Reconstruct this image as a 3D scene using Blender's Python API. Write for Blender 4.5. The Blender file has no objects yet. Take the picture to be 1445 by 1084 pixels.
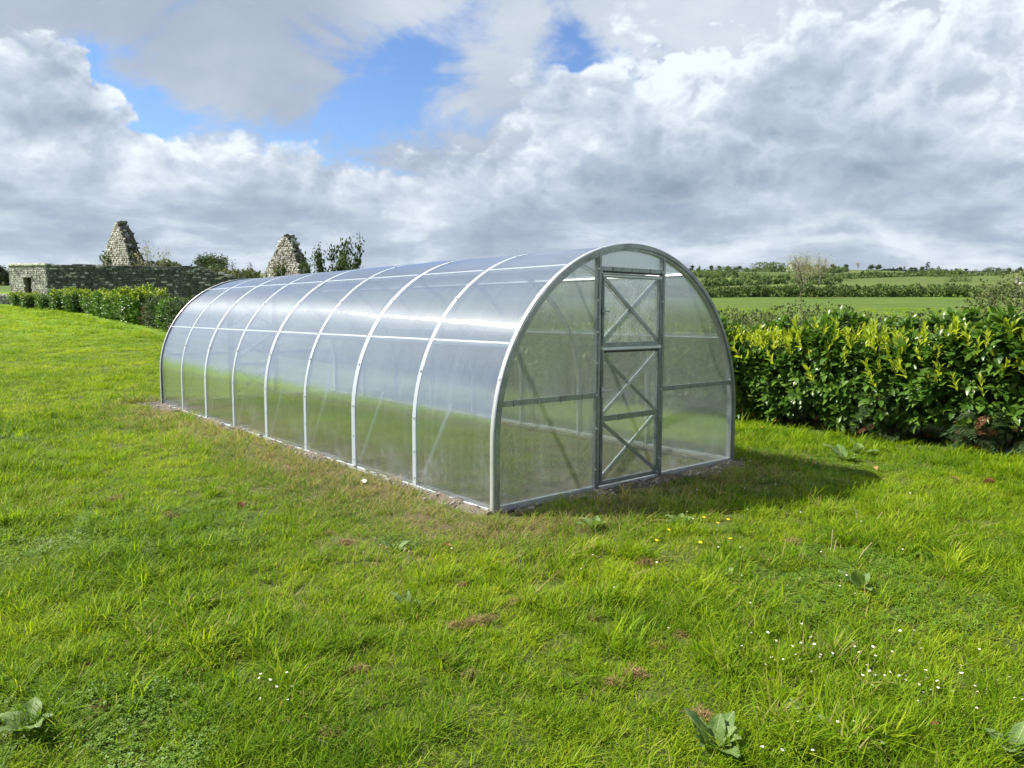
import bpy, bmesh, math, random
import numpy as np
from mathutils import Vector, Matrix, Euler, noise as mnoise

random.seed(11)
RNG = np.random.default_rng(11)
SC = bpy.context.scene
COL = SC.collection

# ------------------------------------------------------------------ camera
TILT = 0.0516                      # the lawn falls away from the camera by about 3 degrees
EYE = 1.505
CAM_PITCH, CAM_ROLL = -0.0937 - TILT, 0.0031
cam_data = bpy.data.cameras.new('camera')
cam_data.sensor_width = 36.0
cam_data.lens = 36.0 * 1050 / 1445
cam_data.clip_start, cam_data.clip_end = 0.05, 40000
cam = bpy.data.objects.new('camera', cam_data)
COL.objects.link(cam)
cam.location = (0, EYE * math.sin(TILT), EYE * math.cos(TILT))
cam.rotation_euler = (Matrix.Rotation(math.pi / 2 + CAM_PITCH, 3, 'X') @ Matrix.Rotation(CAM_ROLL, 3, 'Z')).to_euler()
SC.camera = cam

# ------------------------------------------------------------------ sun
GH_YAW = 0.7014                    # heading of the greenhouse front
GH_A = Vector((math.cos(GH_YAW), math.sin(GH_YAW), 0))
GH_B = Vector((-math.sin(GH_YAW), math.cos(GH_YAW), 0))
SUN_DIR = (-0.42 * GH_A + 0.545 * GH_B + 0.725 * Vector((0, 0, 1))).normalized()
SUN_EL = math.asin(SUN_DIR.z)
SUN_AZ = math.atan2(SUN_DIR.x, SUN_DIR.y)
sun_data = bpy.data.lights.new('sun', 'SUN')
sun_data.energy = 5.0
sun_data.angle = math.radians(0.53)
sun_data.color = (1.0, 0.94, 0.84)
sun = bpy.data.objects.new('sun', sun_data)
COL.objects.link(sun)
sun.rotation_euler = SUN_DIR.to_track_quat('Z', 'Y').to_euler()

# ------------------------------------------------------------------ exposure
SC.view_settings.view_transform = 'Standard'
SC.view_settings.look = 'None'
SC.view_settings.exposure = 1.18
SC.view_settings.gamma = 1.0
SC.view_settings.use_curve_mapping = False
SC.render.engine = 'CYCLES'
SC.cycles.max_bounces = 12
SC.cycles.diffuse_bounces = 3
SC.cycles.glossy_bounces = 4
SC.cycles.transmission_bounces = 8
SC.cycles.transparent_max_bounces = 24
SC.cycles.sample_clamp_indirect = 6.0
SC.cycles.use_denoising = True


# ------------------------------------------------------------------ node helper
class NT:
    """Small shorthand for building node trees."""
    def __init__(self, tree):
        self.t = tree
        self.t.nodes.clear()

    def new(self, kind, **kw):
        n = self.t.nodes.new(kind)
        for k, v in kw.items():
            setattr(n, k, v)
        return n

    def put(self, sock, v):
        if v is None:
            return
        if isinstance(v, bpy.types.NodeSocket):
            self.t.links.new(v, sock)
        elif isinstance(v, (tuple, list)) and len(v) == 3 and sock.type == 'RGBA':
            sock.default_value = (*v, 1)
        else:
            sock.default_value = v

    def m(self, op, a, b=None, c=None, clamp=False):
        n = self.new('ShaderNodeMath', operation=op, use_clamp=clamp)
        for i, v in enumerate((a, b, c)):
            self.put(n.inputs[i], v)
        return n.outputs[0]

    def vm(self, op, a, b=None):
        n = self.new('ShaderNodeVectorMath', operation=op)
        self.put(n.inputs[0], a)
        if op == 'SCALE':
            self.put(n.inputs['Scale'], b)
        else:
            self.put(n.inputs[1], b)
        return n.outputs['Value'] if op in ('DOT_PRODUCT', 'LENGTH', 'DISTANCE') else n.outputs[0]

    def xyz(self, x, y, z=0.0):
        n = self.new('ShaderNodeCombineXYZ')
        for i, v in enumerate((x, y, z)):
            self.put(n.inputs[i], v)
        return n.outputs[0]

    def sep(self, v):
        n = self.new('ShaderNodeSeparateXYZ')
        self.put(n.inputs[0], v)
        return n.outputs

    def noise(self, vec, scale, detail=4, rough=0.55, dim='3D', dist=0.0, lac=2.0, color=False):
        n = self.new('ShaderNodeTexNoise', noise_dimensions=dim)
        self.put(n.inputs['Vector'], vec)
        for k, v in (('Scale', scale), ('Detail', detail), ('Roughness', rough), ('Distortion', dist), ('Lacunarity', lac)):
            self.put(n.inputs[k], v)
        return n.outputs['Color' if color else 'Fac']

    def voro(self, vec, scale, feature='F1', dim='3D', out='Distance', rand=1.0, detail=0.0, smooth=None):
        n = self.new('ShaderNodeTexVoronoi', feature=feature, voronoi_dimensions=dim)
        self.put(n.inputs['Vector'], vec)
        self.put(n.inputs['Scale'], scale)
        self.put(n.inputs['Randomness'], rand)
        if 'Detail' in n.inputs:
            self.put(n.inputs['Detail'], detail)
        if smooth is not None and 'Smoothness' in n.inputs:
            self.put(n.inputs['Smoothness'], smooth)
        return n.outputs[out]

    def rng(self, v, a, b, c=0.0, d=1.0, smooth=False):
        n = self.new('ShaderNodeMapRange', interpolation_type='SMOOTHSTEP' if smooth else 'LINEAR')
        for i, x in enumerate((v, a, b, c, d)):
            self.put(n.inputs[i], x)
        return n.outputs[0]

    def mix(self, f, a, b, blend='MIX'):
        n = self.new('ShaderNodeMix', data_type='RGBA', blend_type=blend)
        self.put(n.inputs[0], f)
        self.put(n.inputs[6], a)
        self.put(n.inputs[7], b)
        return n.outputs[2]

    def ramp(self, f, stops):
        n = self.new('ShaderNodeValToRGB')
        e = n.color_ramp.elements
        while len(e) < len(stops):
            e.new(0.5)
        for s, (p, c) in zip(e, stops):
            s.position = p
            s.color = (*c, 1)
        self.put(n.inputs[0], f)
        return n.outputs[0]

    def bump(self, h, strength=0.3, dist=0.02):
        n = self.new('ShaderNodeBump')
        self.put(n.inputs['Height'], h)
        n.inputs['Strength'].default_value = strength
        n.inputs['Distance'].default_value = dist
        return n.outputs[0]


# ------------------------------------------------------------------ world: sky with broken cloud
def az_el(X, Y):
    """Heading and height in the sky of a cloud or gap, read off the photograph."""
    d = Vector(((X - 722.5) / 1050, -(Y - 542) / 1050, -1.0))
    d = (cam.rotation_euler.to_matrix() @ d).normalized()
    return math.atan2(d.x, d.y), math.asin(d.z)


def build_world():
    w = bpy.data.worlds.new('World')
    SC.world = w
    w.use_nodes = True
    n = NT(w.node_tree)
    out = n.new('ShaderNodeOutputWorld')
    bg = n.new('ShaderNodeBackground')
    n.t.links.new(bg.outputs[0], out.inputs[0])
    d = n.new('ShaderNodeTexCoord').outputs['Generated']
    sky = n.new('ShaderNodeTexSky', sky_type='NISHITA', sun_disc=False)
    sky.sun_elevation = SUN_EL
    sky.sun_rotation = SUN_AZ
    sky.air_density, sky.dust_density, sky.ozone_density = 1.0, 0.4, 2.0
    STR = 0.10                         # strength of the whole sky; cloud colours are given for strength 1
    CLOUD = 0.46
    x, y, z = n.sep(d)
    zc = n.m('MAXIMUM', z, 0.0)
    az = n.m('ARCTAN2', x, y)
    el = n.m('ARCSINE', z)
    # slow warp shared by every layer, so that no outline stays an ellipse
    dz = n.xyz(x, y, n.m('MULTIPLY', z, 1.35))
    wv = n.noise(dz, 4.6, 5, 0.62, color=True)
    wsep = n.sep(wv)
    waz = n.m('ADD', az, n.m('MULTIPLY', n.m('SUBTRACT', wsep[0], 0.5), 0.30))
    wel = n.m('ADD', el, n.m('MULTIPLY', n.m('SUBTRACT', wsep[1], 0.5), 0.22))

    def blob(X, Y, rx, ry, tilt=0.0):
        a0, e0 = az_el(X, Y)
        u, v = n.m('SUBTRACT', waz, a0), n.m('SUBTRACT', wel, e0)
        c, s = math.cos(tilt), math.sin(tilt)
        uu = n.m('ADD', n.m('MULTIPLY', u, c * 1050 / rx), n.m('MULTIPLY', v, s * 1050 / rx))
        vv = n.m('ADD', n.m('MULTIPLY', u, -s * 1050 / ry), n.m('MULTIPLY', v, c * 1050 / ry))
        r2 = n.m('ADD', n.m('MULTIPLY', uu, uu), n.m('MULTIPLY', vv, vv))
        return n.m('POWER', 2.718, n.m('MULTIPLY', r2, -1.0))

    def total(items):
        t = None
        for wgt, b in items:
            t = n.m('MULTIPLY', b, wgt) if t is None else n.m('MULTIPLY_ADD', b, wgt, t)
        return t
    # deck coordinates: a flat layer seen in perspective
    k = n.m('DIVIDE', 1.0, n.m('ADD', zc, 0.30))
    q = n.xyz(n.m('MULTIPLY', x, k), n.m('MULTIPLY', y, k))
    gaps = total([(1.0, blob(215, 150, 120, 50, -0.45)), (1.3, blob(560, 130, 120, 75, 0.15)),
                  (0.8, blob(60, 70, 60, 26, -0.7)), (0.9, blob(830, 85, 60, 44, 0.5)),
                  (0.7, blob(420, 175, 80, 34, 0.0)), (0.5, blob(690, 60, 50, 60, 0.7)), (-0.25, blob(380, 40, 150, 60, 0.0))])
    deck = n.noise(q, 2.7, 7, 0.60, '2D', dist=0.35)
    tone = n.noise(n.vm('ADD', q, (7.3, 2.1, 0.0)), 1.25, 5, 0.52, '2D')
    # --- high soft deck: pale grey, thin edges
    fA = n.m('MULTIPLY_ADD', gaps, -0.62, n.m('MULTIPLY_ADD', deck, 1.7, -0.09))
    aA = n.rng(fA, 0.16, 0.64, smooth=True)
    cA = n.ramp(n.m('MULTIPLY_ADD', deck, 0.35, n.m('MULTIPLY', tone, 0.72)),
                [(0.26, (.33, .385, .465)), (0.46, (.46, .505, .575)), (0.62, (.60, .635, .685)), (0.80, (.78, .80, .825))])
    # --- cumulus bank below the gaps
    cov = n.m('ADD', n.m('MULTIPLY', n.m('SUBTRACT', 0.25, wel), 3.0),
              total([(0.60, blob(70, 150, 150, 70, -0.35)), (0.75, blob(810, 150, 80, 80, 0.0)),
                     (0.35, blob(580, 195, 50, 36, 0.0)), (0.40, blob(400, 195, 60, 36, 0.0)),
                     (-0.75, blob(270, 105, 150, 60, -0.4)), (-1.2, blob(590, 95, 150, 85, 0.1)), (-0.7, blob(835, 70, 60, 40, 0.4)),
                     (0.55, blob(1180, 110, 300, 160, 0.0))]))
    wd = n.vm('ADD', dz, n.vm('SCALE', n.vm('SUBTRACT', wv, (0.5, 0.5, 0.5)), 0.09))

    def puff(vec):
        h = n.noise(vec, 6.0, 1, 0.5)
        for sc, amp in ((11.0, 0.55), (25.0, 0.34), (58.0, 0.20)):
            h = n.m('MULTIPLY_ADD', n.m('ABSOLUTE', n.m('SUBTRACT', n.noise(vec, sc, 1 if sc < 40 else 3, 0.55), 0.5)), amp * 2, h)
        return h
    h0 = puff(wd)
    L = Vector((SUN_DIR.x * 0.7, SUN_DIR.y * 0.2, 0.95)).normalized() * 0.022
    h1 = puff(n.vm('ADD', wd, tuple(L)))
    fB = n.m('ADD', n.m('SUBTRACT', h0, 0.78), cov)
    soft = n.rng(wsep[2], 0.35, 0.65, 0.06, 0.50)
    aB = n.rng(fB, 0.0, soft, smooth=True)
    lit = n.rng(n.m('SUBTRACT', h0, h1), -0.24, 0.28)
    depth = n.rng(fB, 0.02, 0.75, smooth=True)
    edge = n.m('SUBTRACT', 1.0, depth)
    # thin sunlit edges of the bank are white; its deep middle is a quiet grey that varies slowly
    bright = n.m('MULTIPLY_ADD', lit, n.m('MULTIPLY_ADD', edge, 0.34, 0.34), n.m('MULTIPLY', edge, 0.16))
    bright = n.m('MULTIPLY_ADD', tone, 1.05, n.m('SUBTRACT', bright, 0.24))
    bright = n.m('ADD', bright, total([(-0.20, blob(1040, 250, 200, 45, 0.0)), (-0.16, blob(250, 290, 330, 45, 0.1)),
                                       (0.16, blob(800, 190, 90, 90, 0.0)), (0.10, blob(330, 220, 170, 50, 0.1)),
                                       (0.10, blob(1270, 150, 150, 70, 0.3)), (-0.10, blob(1000, 60, 130, 60, 0.0))]))
    cB = n.ramp(bright, [(0.08, (.25, .305, .385)), (0.30, (.37, .43, .51)), (0.50, (.50, .55, .62)), (0.70, (.70, .735, .78)), (0.88, (.92, .94, .95))])
    S = n.mix(1.0, sky.outputs[0], (0.42, 0.52, 0.68), 'MULTIPLY')
    lift = lambda c: n.mix(1.0, c, (CLOUD / STR * 0.94, CLOUD / STR * 1.0, CLOUD / STR * 1.07), 'MULTIPLY')
    S = n.mix(aA, S, lift(cA))
    S = n.mix(aB, S, lift(cB))
    # low down the cloud is seen edge-on: blue-grey bands with pale breaks
    low = n.noise(n.vm('ADD', n.xyz(n.m('MULTIPLY', az, 4.5), n.m('MULTIPLY', el, 17.0), 0.0), n.vm('SCALE', wv, 0.8)), 1.5, 5, 0.6, '2D')
    low = n.m('ADD', low, total([(0.16, blob(1150, 335, 150, 14, 0.0)), (0.14, blob(1390, 340, 90, 14, 0.0)), (0.08, blob(560, 335, 90, 20, 0.0))]))
    cL = n.ramp(low, [(0.28, (.26, .32, .41)), (0.47, (.40, .46, .54)), (0.64, (.68, .72, .76)), (0.80, (.88, .90, .91))])
    S = n.mix(n.m('MULTIPLY', n.rng(el, 0.15, 0.015, smooth=True), 0.85), S, lift(cL))
    S = n.mix(n.rng(z, 0.0, -0.05), S, (.5, .6, .4))
    n.put(bg.inputs['Color'], S)
    bg.inputs['Strength'].default_value = STR


build_world()


# ------------------------------------------------------------------ bookkeeping
def tag(o, label=None, cat=None, group=None, kind=None):
    if label: o['label'] = label
    if cat: o['category'] = cat
    if group: o['group'] = group
    if kind: o['kind'] = kind
    return o


def empty(name, loc=(0, 0, 0), rot=(0, 0, 0), parent=None):
    o = bpy.data.objects.new(name, None)
    o.location, o.rotation_euler = loc, rot
    o.empty_display_size = 0.2
    COL.objects.link(o)
    if parent: o.parent = parent
    return o


def link(name, me, parent=None):
    o = bpy.data.objects.new(name, me)
    COL.objects.link(o)
    if parent: o.parent = parent
    return o


def copy_tree(o, parent=None):
    c = o.copy()
    COL.objects.link(c)
    c.parent = parent
    for ch in o.children:
        copy_tree(ch, c)
    return c


def mesh_np(name, V, F, mat=None, smooth=False, mi=None, mats=None):
    """Mesh from an (n,3) array and an (m,k) array of faces (or a list of faces)."""
    me = bpy.data.meshes.new(name)
    V = np.asarray(V, dtype=np.float32)
    if isinstance(F, np.ndarray):
        me.vertices.add(len(V)); me.vertices.foreach_set('co', V.ravel())
        k = F.shape[1]
        me.loops.add(F.size); me.loops.foreach_set('vertex_index', F.astype(np.int32).ravel())
        me.polygons.add(len(F))
        me.polygons.foreach_set('loop_start', np.arange(0, F.size, k, dtype=np.int32))
        me.polygons.foreach_set('loop_total', np.full(len(F), k, dtype=np.int32))
        me.update(calc_edges=True)
    else:
        me.from_pydata([tuple(v) for v in V], [], F)
    for mt in (mats or ([mat] if mat else [])):
        me.materials.append(mt)
    if mi is not None:
        me.polygons.foreach_set('material_index', np.asarray(mi, dtype=np.int32))
    if smooth:
        me.polygons.foreach_set('use_smooth', np.ones(len(me.polygons), dtype=bool))
    me.update()
    return me


class MB:
    """Collects boxes, beams and tubes; build() links them as ONE mesh object."""
    def __init__(self):
        self.v, self.f = [], []

    def add(self, V, F):
        b = len(self.v)
        self.v += [tuple(x) for x in V]
        self.f += [tuple(i + b for i in f) for f in F]
        return self

    def box(self, c, s, rot=None, bev=0.0):
        c = Vector(c); hx, hy, hz = s[0] / 2, s[1] / 2, s[2] / 2
        if bev > 0:
            V = []
            for z in (-1, 1):
                for x, y in ((-1, -1), (1, -1), (1, 1), (-1, 1)):
                    V += [(x * (hx - bev), y * (hy - bev), z * hz), (x * hx, y * (hy - bev), z * (hz - bev)), (x * (hx - bev), y * hy, z * (hz - bev))]
            bm = bmesh.new()
            vs = [bm.verts.new(v) for v in V]
            bmesh.ops.convex_hull(bm, input=vs)
            bm.verts.index_update()
            V = [v.co.copy() for v in bm.verts]
            F = [[v.index for v in f.verts] for f in bm.faces]
            bm.free()
        else:
            V = [Vector((x, y, z)) for z in (-hz, hz) for x, y in ((-hx, -hy), (hx, -hy), (hx, hy), (-hx, hy))]
            F = [(3, 2, 1, 0), (4, 5, 6, 7), (0, 1, 5, 4), (1, 2, 6, 5), (2, 3, 7, 6), (3, 0, 4, 7)]
        R = rot if rot is not None else Matrix.Identity(3)
        return self.add([c + R @ Vector(v) for v in V], F)

    def beam(self, p0, p1, w, h, up=(0, 0, 1)):
        """Rectangular bar from p0 to p1; h is measured along up, w across it."""
        p0, p1 = Vector(p0), Vector(p1)
        d = (p1 - p0).normalized()
        u = Vector(up); u = (u - d * u.dot(d)).normalized(); s = d.cross(u)
        V = [p + s * a * w / 2 + u * b * h / 2 for p in (p0, p1) for a, b in ((-1, -1), (1, -1), (1, 1), (-1, 1))]
        return self.add(V, [(3, 2, 1, 0), (4, 5, 6, 7), (0, 1, 5, 4), (1, 2, 6, 5), (2, 3, 7, 6), (3, 0, 4, 7)])

    def tube(self, path, r, seg=6, cap=True):
        path = [Vector(p) for p in path]
        n = len(path)
        rs = r if isinstance(r, (list, tuple)) else [r] * n
        V = []
        ref = Vector((0.31, 0.17, 0.93))
        for i, p in enumerate(path):
            t = (path[min(i + 1, n - 1)] - path[max(i - 1, 0)]).normalized()
            a = t.cross(ref)
            if a.length < 1e-3: a = t.cross(Vector((1, 0, 0)))
            a.normalize(); b = t.cross(a)
            V += [p + (a * math.cos(q) + b * math.sin(q)) * rs[i] for q in (2 * math.pi * k / seg for k in range(seg))]
        F = [(i * seg + k, i * seg + (k + 1) % seg, (i + 1) * seg + (k + 1) % seg, (i + 1) * seg + k) for i in range(n - 1) for k in range(seg)]
        if cap: F += [tuple(range(seg - 1, -1, -1)), tuple((n - 1) * seg + k for k in range(seg))]
        return self.add(V, F)

    def cyl(self, p0, p1, r, seg=8):
        return self.tube([p0, p1], r, seg)

    def build(self, name, mat, parent=None, smooth=False, kind=None):
        o = link(name, mesh_np(name, np.array(self.v) if self.v else np.zeros((0, 3)), self.f, mat, smooth), parent)
        if kind: o['kind'] = kind
        return o


# ------------------------------------------------------------------ terrain
SL = math.tan(TILT)


def sstep(t):
    t = np.clip(t, 0, 1)
    return t * t * (3 - 2 * t)


def gz(x, y):
    """Height of the land: the lawn falls away, levels out, and climbs again far off."""
    x = np.asarray(x, dtype=float); y = np.asarray(y, dtype=float)
    z = -SL * np.clip(y, -10, 14)
    t = np.clip(y - 14, 0, 12)
    z = z - SL * (t - t * t / 24)
    z = z + 0.15 * sstep((y - 26) / 34) + 0.08 * sstep((y - 60) / 35)
    r = np.hypot(x * 0.6, np.maximum(y, 0))
    z = z + 6.5 * sstep((r - 95) / 700) * (0.30 + 0.70 * sstep((x + 70) / 110))
    w = sstep((r - 110) / 250)
    z = z + w * (1.3 * np.sin(x / 61 + y / 150) * np.sin(y / 83 + 0.6) + 0.7 * np.sin(x / 27 - y / 41))
    z = z - 8.0 * sstep((r - 1200) / 3000)
    return z


def G(x, y, dz=0.0):
    return Vector((x, y, float(gz(x, y)) + dz))


GH_O = Vector((-0.116, 5.522, 0)) + GH_A * 1.525
GH_M = Matrix.Rotation(-TILT, 4, 'X') @ Matrix.Translation(GH_O) @ Matrix.Rotation(GH_YAW, 4, 'Z')
GH_MI = GH_M.inverted()


def from_gh(lx, ly):
    """World x, y of a place given across / along the greenhouse."""
    p = GH_M @ Vector((lx, ly, 0))
    return p.x, p.y


def to_gh(x, y):
    """Across / along coordinates (arrays) of world points on the lawn."""
    c, s = math.cos(GH_YAW), math.sin(GH_YAW)
    yy = y / math.cos(TILT)
    dx, dy = x - GH_O.x, yy - GH_O.y
    return dx * c + dy * s, -dx * s + dy * c


# ------------------------------------------------------------------ materials
def material(name):
    m = bpy.data.materials.new(name)
    m.use_nodes = True
    n = NT(m.node_tree)
    out = n.new('ShaderNodeOutputMaterial')
    return m, n, out


def principled(n, out, col, rough=0.6, metal=0.0, normal=None, spec=0.5):
    b = n.new('ShaderNodeBsdfPrincipled')
    n.put(b.inputs['Base Color'], col)
    n.put(b.inputs['Roughness'], rough)
    n.put(b.inputs['Metallic'], metal)
    b.inputs['Specular IOR Level'].default_value = spec
    if normal is not None: n.put(b.inputs['Normal'], normal)
    n.t.links.new(b.outputs[0], out.inputs[0])
    return b


def obj_co(n):
    return n.new('ShaderNodeTexCoord').outputs['Object']


def mat_galvanised():
    m, n, out = material('galvanised_steel')
    co = obj_co(n)
    sp = n.voro(co, 60.0, out='Color')
    s = n.sep(sp)[0]
    big = n.noise(co, 5.0, 4, 0.6)
    col = n.mix(s, (.30, .33, .33), (.42, .45, .45))
    col = n.mix(n.rng(big, 0.45, 0.7), col, (.24, .26, .25))
    rough = n.m('MULTIPLY_ADD', big, 0.25, 0.30)
    principled(n, out, col, rough, 0.75, n.bump(n.noise(co, 140, 3), 0.08, 0.002))
    return m


def mat_bright_zinc():
    m, n, out = material('bright_zinc')
    co = obj_co(n)
    big = n.noise(co, 9.0, 4, 0.6)
    principled(n, out, n.mix(big, (.50, .53, .55), (.66, .68, .70)), n.m('MULTIPLY_ADD', big, 0.3, 0.22), 0.6)
    return m


def poly_mat(name, axis, haze, refl, dirt, tint, milk=(.72, .75, .74), power=2.3, wet=0.0):
    """Twin-wall polycarbonate: see-through but blurred, milky where it is dirty, and strongly
    reflecting at a slant. The channels run along the sheet, so the gloss is stretched across them."""
    m, n, out = material(name)
    co = obj_co(n)
    geo = n.new('ShaderNodeNewGeometry')
    x, y, z = n.sep(co)
    # channels: fine waves across the sheet
    u = y if axis == 'y' else x
    streak_co = n.xyz(n.m('MULTIPLY', u, 1.0), n.m('MULTIPLY', z, 0.035), n.m('MULTIPLY', x if axis == 'y' else y, 0.03))
    streak = n.noise(streak_co, 46.0, 4, 0.7)
    streak2 = n.noise(streak_co, 9.0, 3, 0.6)
    splash = n.noise(co, 2.6, 6, 0.68)
    low = n.rng(z, 0.55, 0.0)
    grime = n.m('MULTIPLY', n.rng(splash, 0.50, 0.78), n.m('MULTIPLY_ADD', low, 1.5, 0.22))
    sc = n.noise(n.vm('MULTIPLY', co, (1.0, 3.2, 0.8) if axis == 'y' else (3.2, 1.0, 0.8)), 2.3, 3, 0.55)
    scratch = n.m('MULTIPLY', n.rng(n.m('ABSOLUTE', n.m('SUBTRACT', sc, 0.5)), 0.006, 0.001), n.rng(n.noise(co, 1.9, 2, 0.5), 0.52, 0.62))
    spots = n.m('MULTIPLY', n.rng(n.noise(co, 75.0, 2, 0.5), 0.70, 0.76), n.rng(n.noise(co, 4.0, 3, 0.5), 0.5, 0.7))
    milky = n.m('ADD', haze, n.m('MULTIPLY', n.m('SUBTRACT', streak, 0.5), 0.55 * haze / 0.2))
    milky = n.m('ADD', milky, n.m('MULTIPLY', n.m('SUBTRACT', streak2, 0.5), 0.25 * haze / 0.2))
    milky = n.m('ADD', milky, n.m('MULTIPLY', grime, dirt))
    milky = n.m('MULTIPLY_ADD', n.m('MULTIPLY', scratch, n.rng(z, 1.0, 0.3)), 0.35, milky)
    milky = n.m('ADD', milky, n.m('MULTIPLY', spots, 0.25 * dirt), clamp=True)
    if wet:
        drops = n.rng(n.voro(co, 55.0), 0.20, 0.45)
        milky = n.m('MULTIPLY_ADD', n.m('MULTIPLY', drops, n.rng(n.noise(co, 8.0, 3, 0.6), 0.4, 0.6)), wet, milky, clamp=True)
    # sheet seen through
    tr = n.new('ShaderNodeBsdfTransparent'); n.put(tr.inputs[0], tint)
    rf = n.new('ShaderNodeBsdfRefraction'); n.put(rf.inputs['Color'], tint)
    rf.inputs['IOR'].default_value = 1.0001 + 0.04
    rf.inputs['Roughness'].default_value = 0.22
    see = n.new('ShaderNodeMixShader'); see.inputs[0].default_value = 0.22
    n.t.links.new(tr.outputs[0], see.inputs[1]); n.t.links.new(rf.outputs[0], see.inputs[2])
    # milky part: scatters both ways
    df = n.new('ShaderNodeBsdfDiffuse'); n.put(df.inputs[0], milk)
    tl = n.new('ShaderNodeBsdfTranslucent'); n.put(tl.inputs[0], milk)
    mk = n.new('ShaderNodeMixShader'); mk.inputs[0].default_value = 0.55
    n.t.links.new(df.outputs[0], mk.inputs[1]); n.t.links.new(tl.outputs[0], mk.inputs[2])
    body = n.new('ShaderNodeMixShader'); n.put(body.inputs[0], milky)
    n.t.links.new(see.outputs[0], body.inputs[1]); n.t.links.new(mk.outputs[0], body.inputs[2])
    # gloss, stretched across the channels
    gl = n.new('ShaderNodeBsdfAnisotropic', distribution='BECKMANN')
    n.put(gl.inputs['Color'], (.86, .91, 1.0))
    n.put(gl.inputs['Roughness'], n.m('MULTIPLY_ADD', streak2, 0.08, 0.125))
    gl.inputs['Anisotropy'].default_value = 0.74
    tv = n.new('ShaderNodeVectorTransform', vector_type='VECTOR', convert_from='OBJECT', convert_to='WORLD')
    n.put(tv.inputs[0], (0, 1, 0) if axis == 'y' else (1, 0, 0))
    n.t.links.new(tv.outputs[0], gl.inputs['Tangent'])
    gl.inputs['Rotation'].default_value = 0.25
    # a faint wider bloom of gloss from scuffing
    g2 = n.new('ShaderNodeBsdfAnisotropic', distribution='GGX')
    n.put(g2.inputs['Color'], (.92, .95, 1.0))
    g2.inputs['Roughness'].default_value = 0.38
    g2.inputs['Anisotropy'].default_value = 0.5
    g2.inputs['Rotation'].default_value = 0.25
    n.t.links.new(tv.outputs[0], g2.inputs['Tangent'])
    gm = n.new('ShaderNodeMixShader'); gm.inputs[0].default_value = 0.028
    n.t.links.new(gl.outputs[0], gm.inputs[1]); n.t.links.new(g2.outputs[0], gm.inputs[2])
    cosv = n.m('ABSOLUTE', n.vm('DOT_PRODUCT', geo.outputs['Normal'], geo.outputs['Incoming']))
    f = n.m('POWER', n.m('SUBTRACT', 1.0, cosv, clamp=True), power)
    f = n.m('MULTIPLY_ADD', f, 0.95 - refl, refl, clamp=True)
    fin = n.new('ShaderNodeMixShader'); n.put(fin.inputs[0], f)
    n.t.links.new(body.outputs[0], fin.inputs[1]); n.t.links.new(gm.outputs[0], fin.inputs[2])
    n.t.links.new(fin.outputs[0], out.inputs[0])
    return m


def strip_mat():
    """Pale plastic joint strip, half see-through."""
    m, n, out = material('pale_joint_strip')
    co = obj_co(n)
    v = n.noise(co, 7.0, 4, 0.6)
    b = n.new('ShaderNodeBsdfPrincipled')
    n.put(b.inputs['Base Color'], n.mix(v, (.46, .52, .59), (.60, .66, .72)))
    b.inputs['Roughness'].default_value = 0.4
    t = n.new('ShaderNodeBsdfTransparent'); n.put(t.inputs[0], (.93, .95, .96))
    mx = n.new('ShaderNodeMixShader'); n.put(mx.inputs[0], n.m('MULTIPLY_ADD', v, 0.40, 0.28))
    n.t.links.new(b.outputs[0], mx.inputs[1]); n.t.links.new(t.outputs[0], mx.inputs[2])
    n.t.links.new(mx.outputs[0], out.inputs[0])
    return m


def mat_poly_inner():
    m, n, out = material('polycarbonate_inner')
    tr = n.new('ShaderNodeBsdfTransparent'); n.put(tr.inputs[0], (.94, .96, .95))
    tl = n.new('ShaderNodeBsdfTranslucent'); n.put(tl.inputs[0], (.7, .73, .72))
    mx = n.new('ShaderNodeMixShader'); mx.inputs[0].default_value = 0.07
    n.t.links.new(tr.outputs[0], mx.inputs[1]); n.t.links.new(tl.outputs[0], mx.inputs[2])
    n.t.links.new(mx.outputs[0], out.inputs[0])
    return m


def leaf_mat(name, dark, light, rough=0.35, trans=0.35, tcol=None, spec=0.5, per='island', hue_noise=0.0):
    m, n, out = material(name)
    geo = n.new('ShaderNodeNewGeometry')
    oi = n.new('ShaderNodeObjectInfo')
    r = geo.outputs['Random Per Island']
    if per == 'object': r = oi.outputs['Random']
    col = n.mix(r, dark, light)
    if hue_noise > 0:
        nz = n.noise(geo.outputs['Position'], hue_noise, 3, 0.6)
        col = n.mix(n.rng(nz, 0.35, 0.7), col, tuple(c * 1.5 for c in light))
    b = n.new('ShaderNodeBsdfPrincipled')
    n.put(b.inputs['Base Color'], col)
    b.inputs['Roughness'].default_value = rough
    b.inputs['Specular IOR Level'].default_value = spec
    t = n.new('ShaderNodeBsdfTranslucent')
    n.put(t.inputs[0], n.mix(r, tcol or dark, tuple(min(1, c * 1.5) for c in (tcol or light))))
    mx = n.new('ShaderNodeMixShader'); mx.inputs[0].default_value = trans
    n.t.links.new(b.outputs[0], mx.inputs[1]); n.t.links.new(t.outputs[0], mx.inputs[2])
    n.t.links.new(mx.outputs[0], out.inputs[0])
    return m


def simple_mat(name, a, b, scale=8.0, rough=0.8, bump=0.3, bscale=30.0, metal=0.0, dist=0.02):
    m, n, out = material(name)
    co = obj_co(n)
    v = n.noise(co, scale, 5, 0.6)
    principled(n, out, n.mix(n.rng(v, 0.3, 0.7), a, b), rough, metal, n.bump(n.noise(co, bscale, 5, 0.65), bump, dist))
    return m


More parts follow.
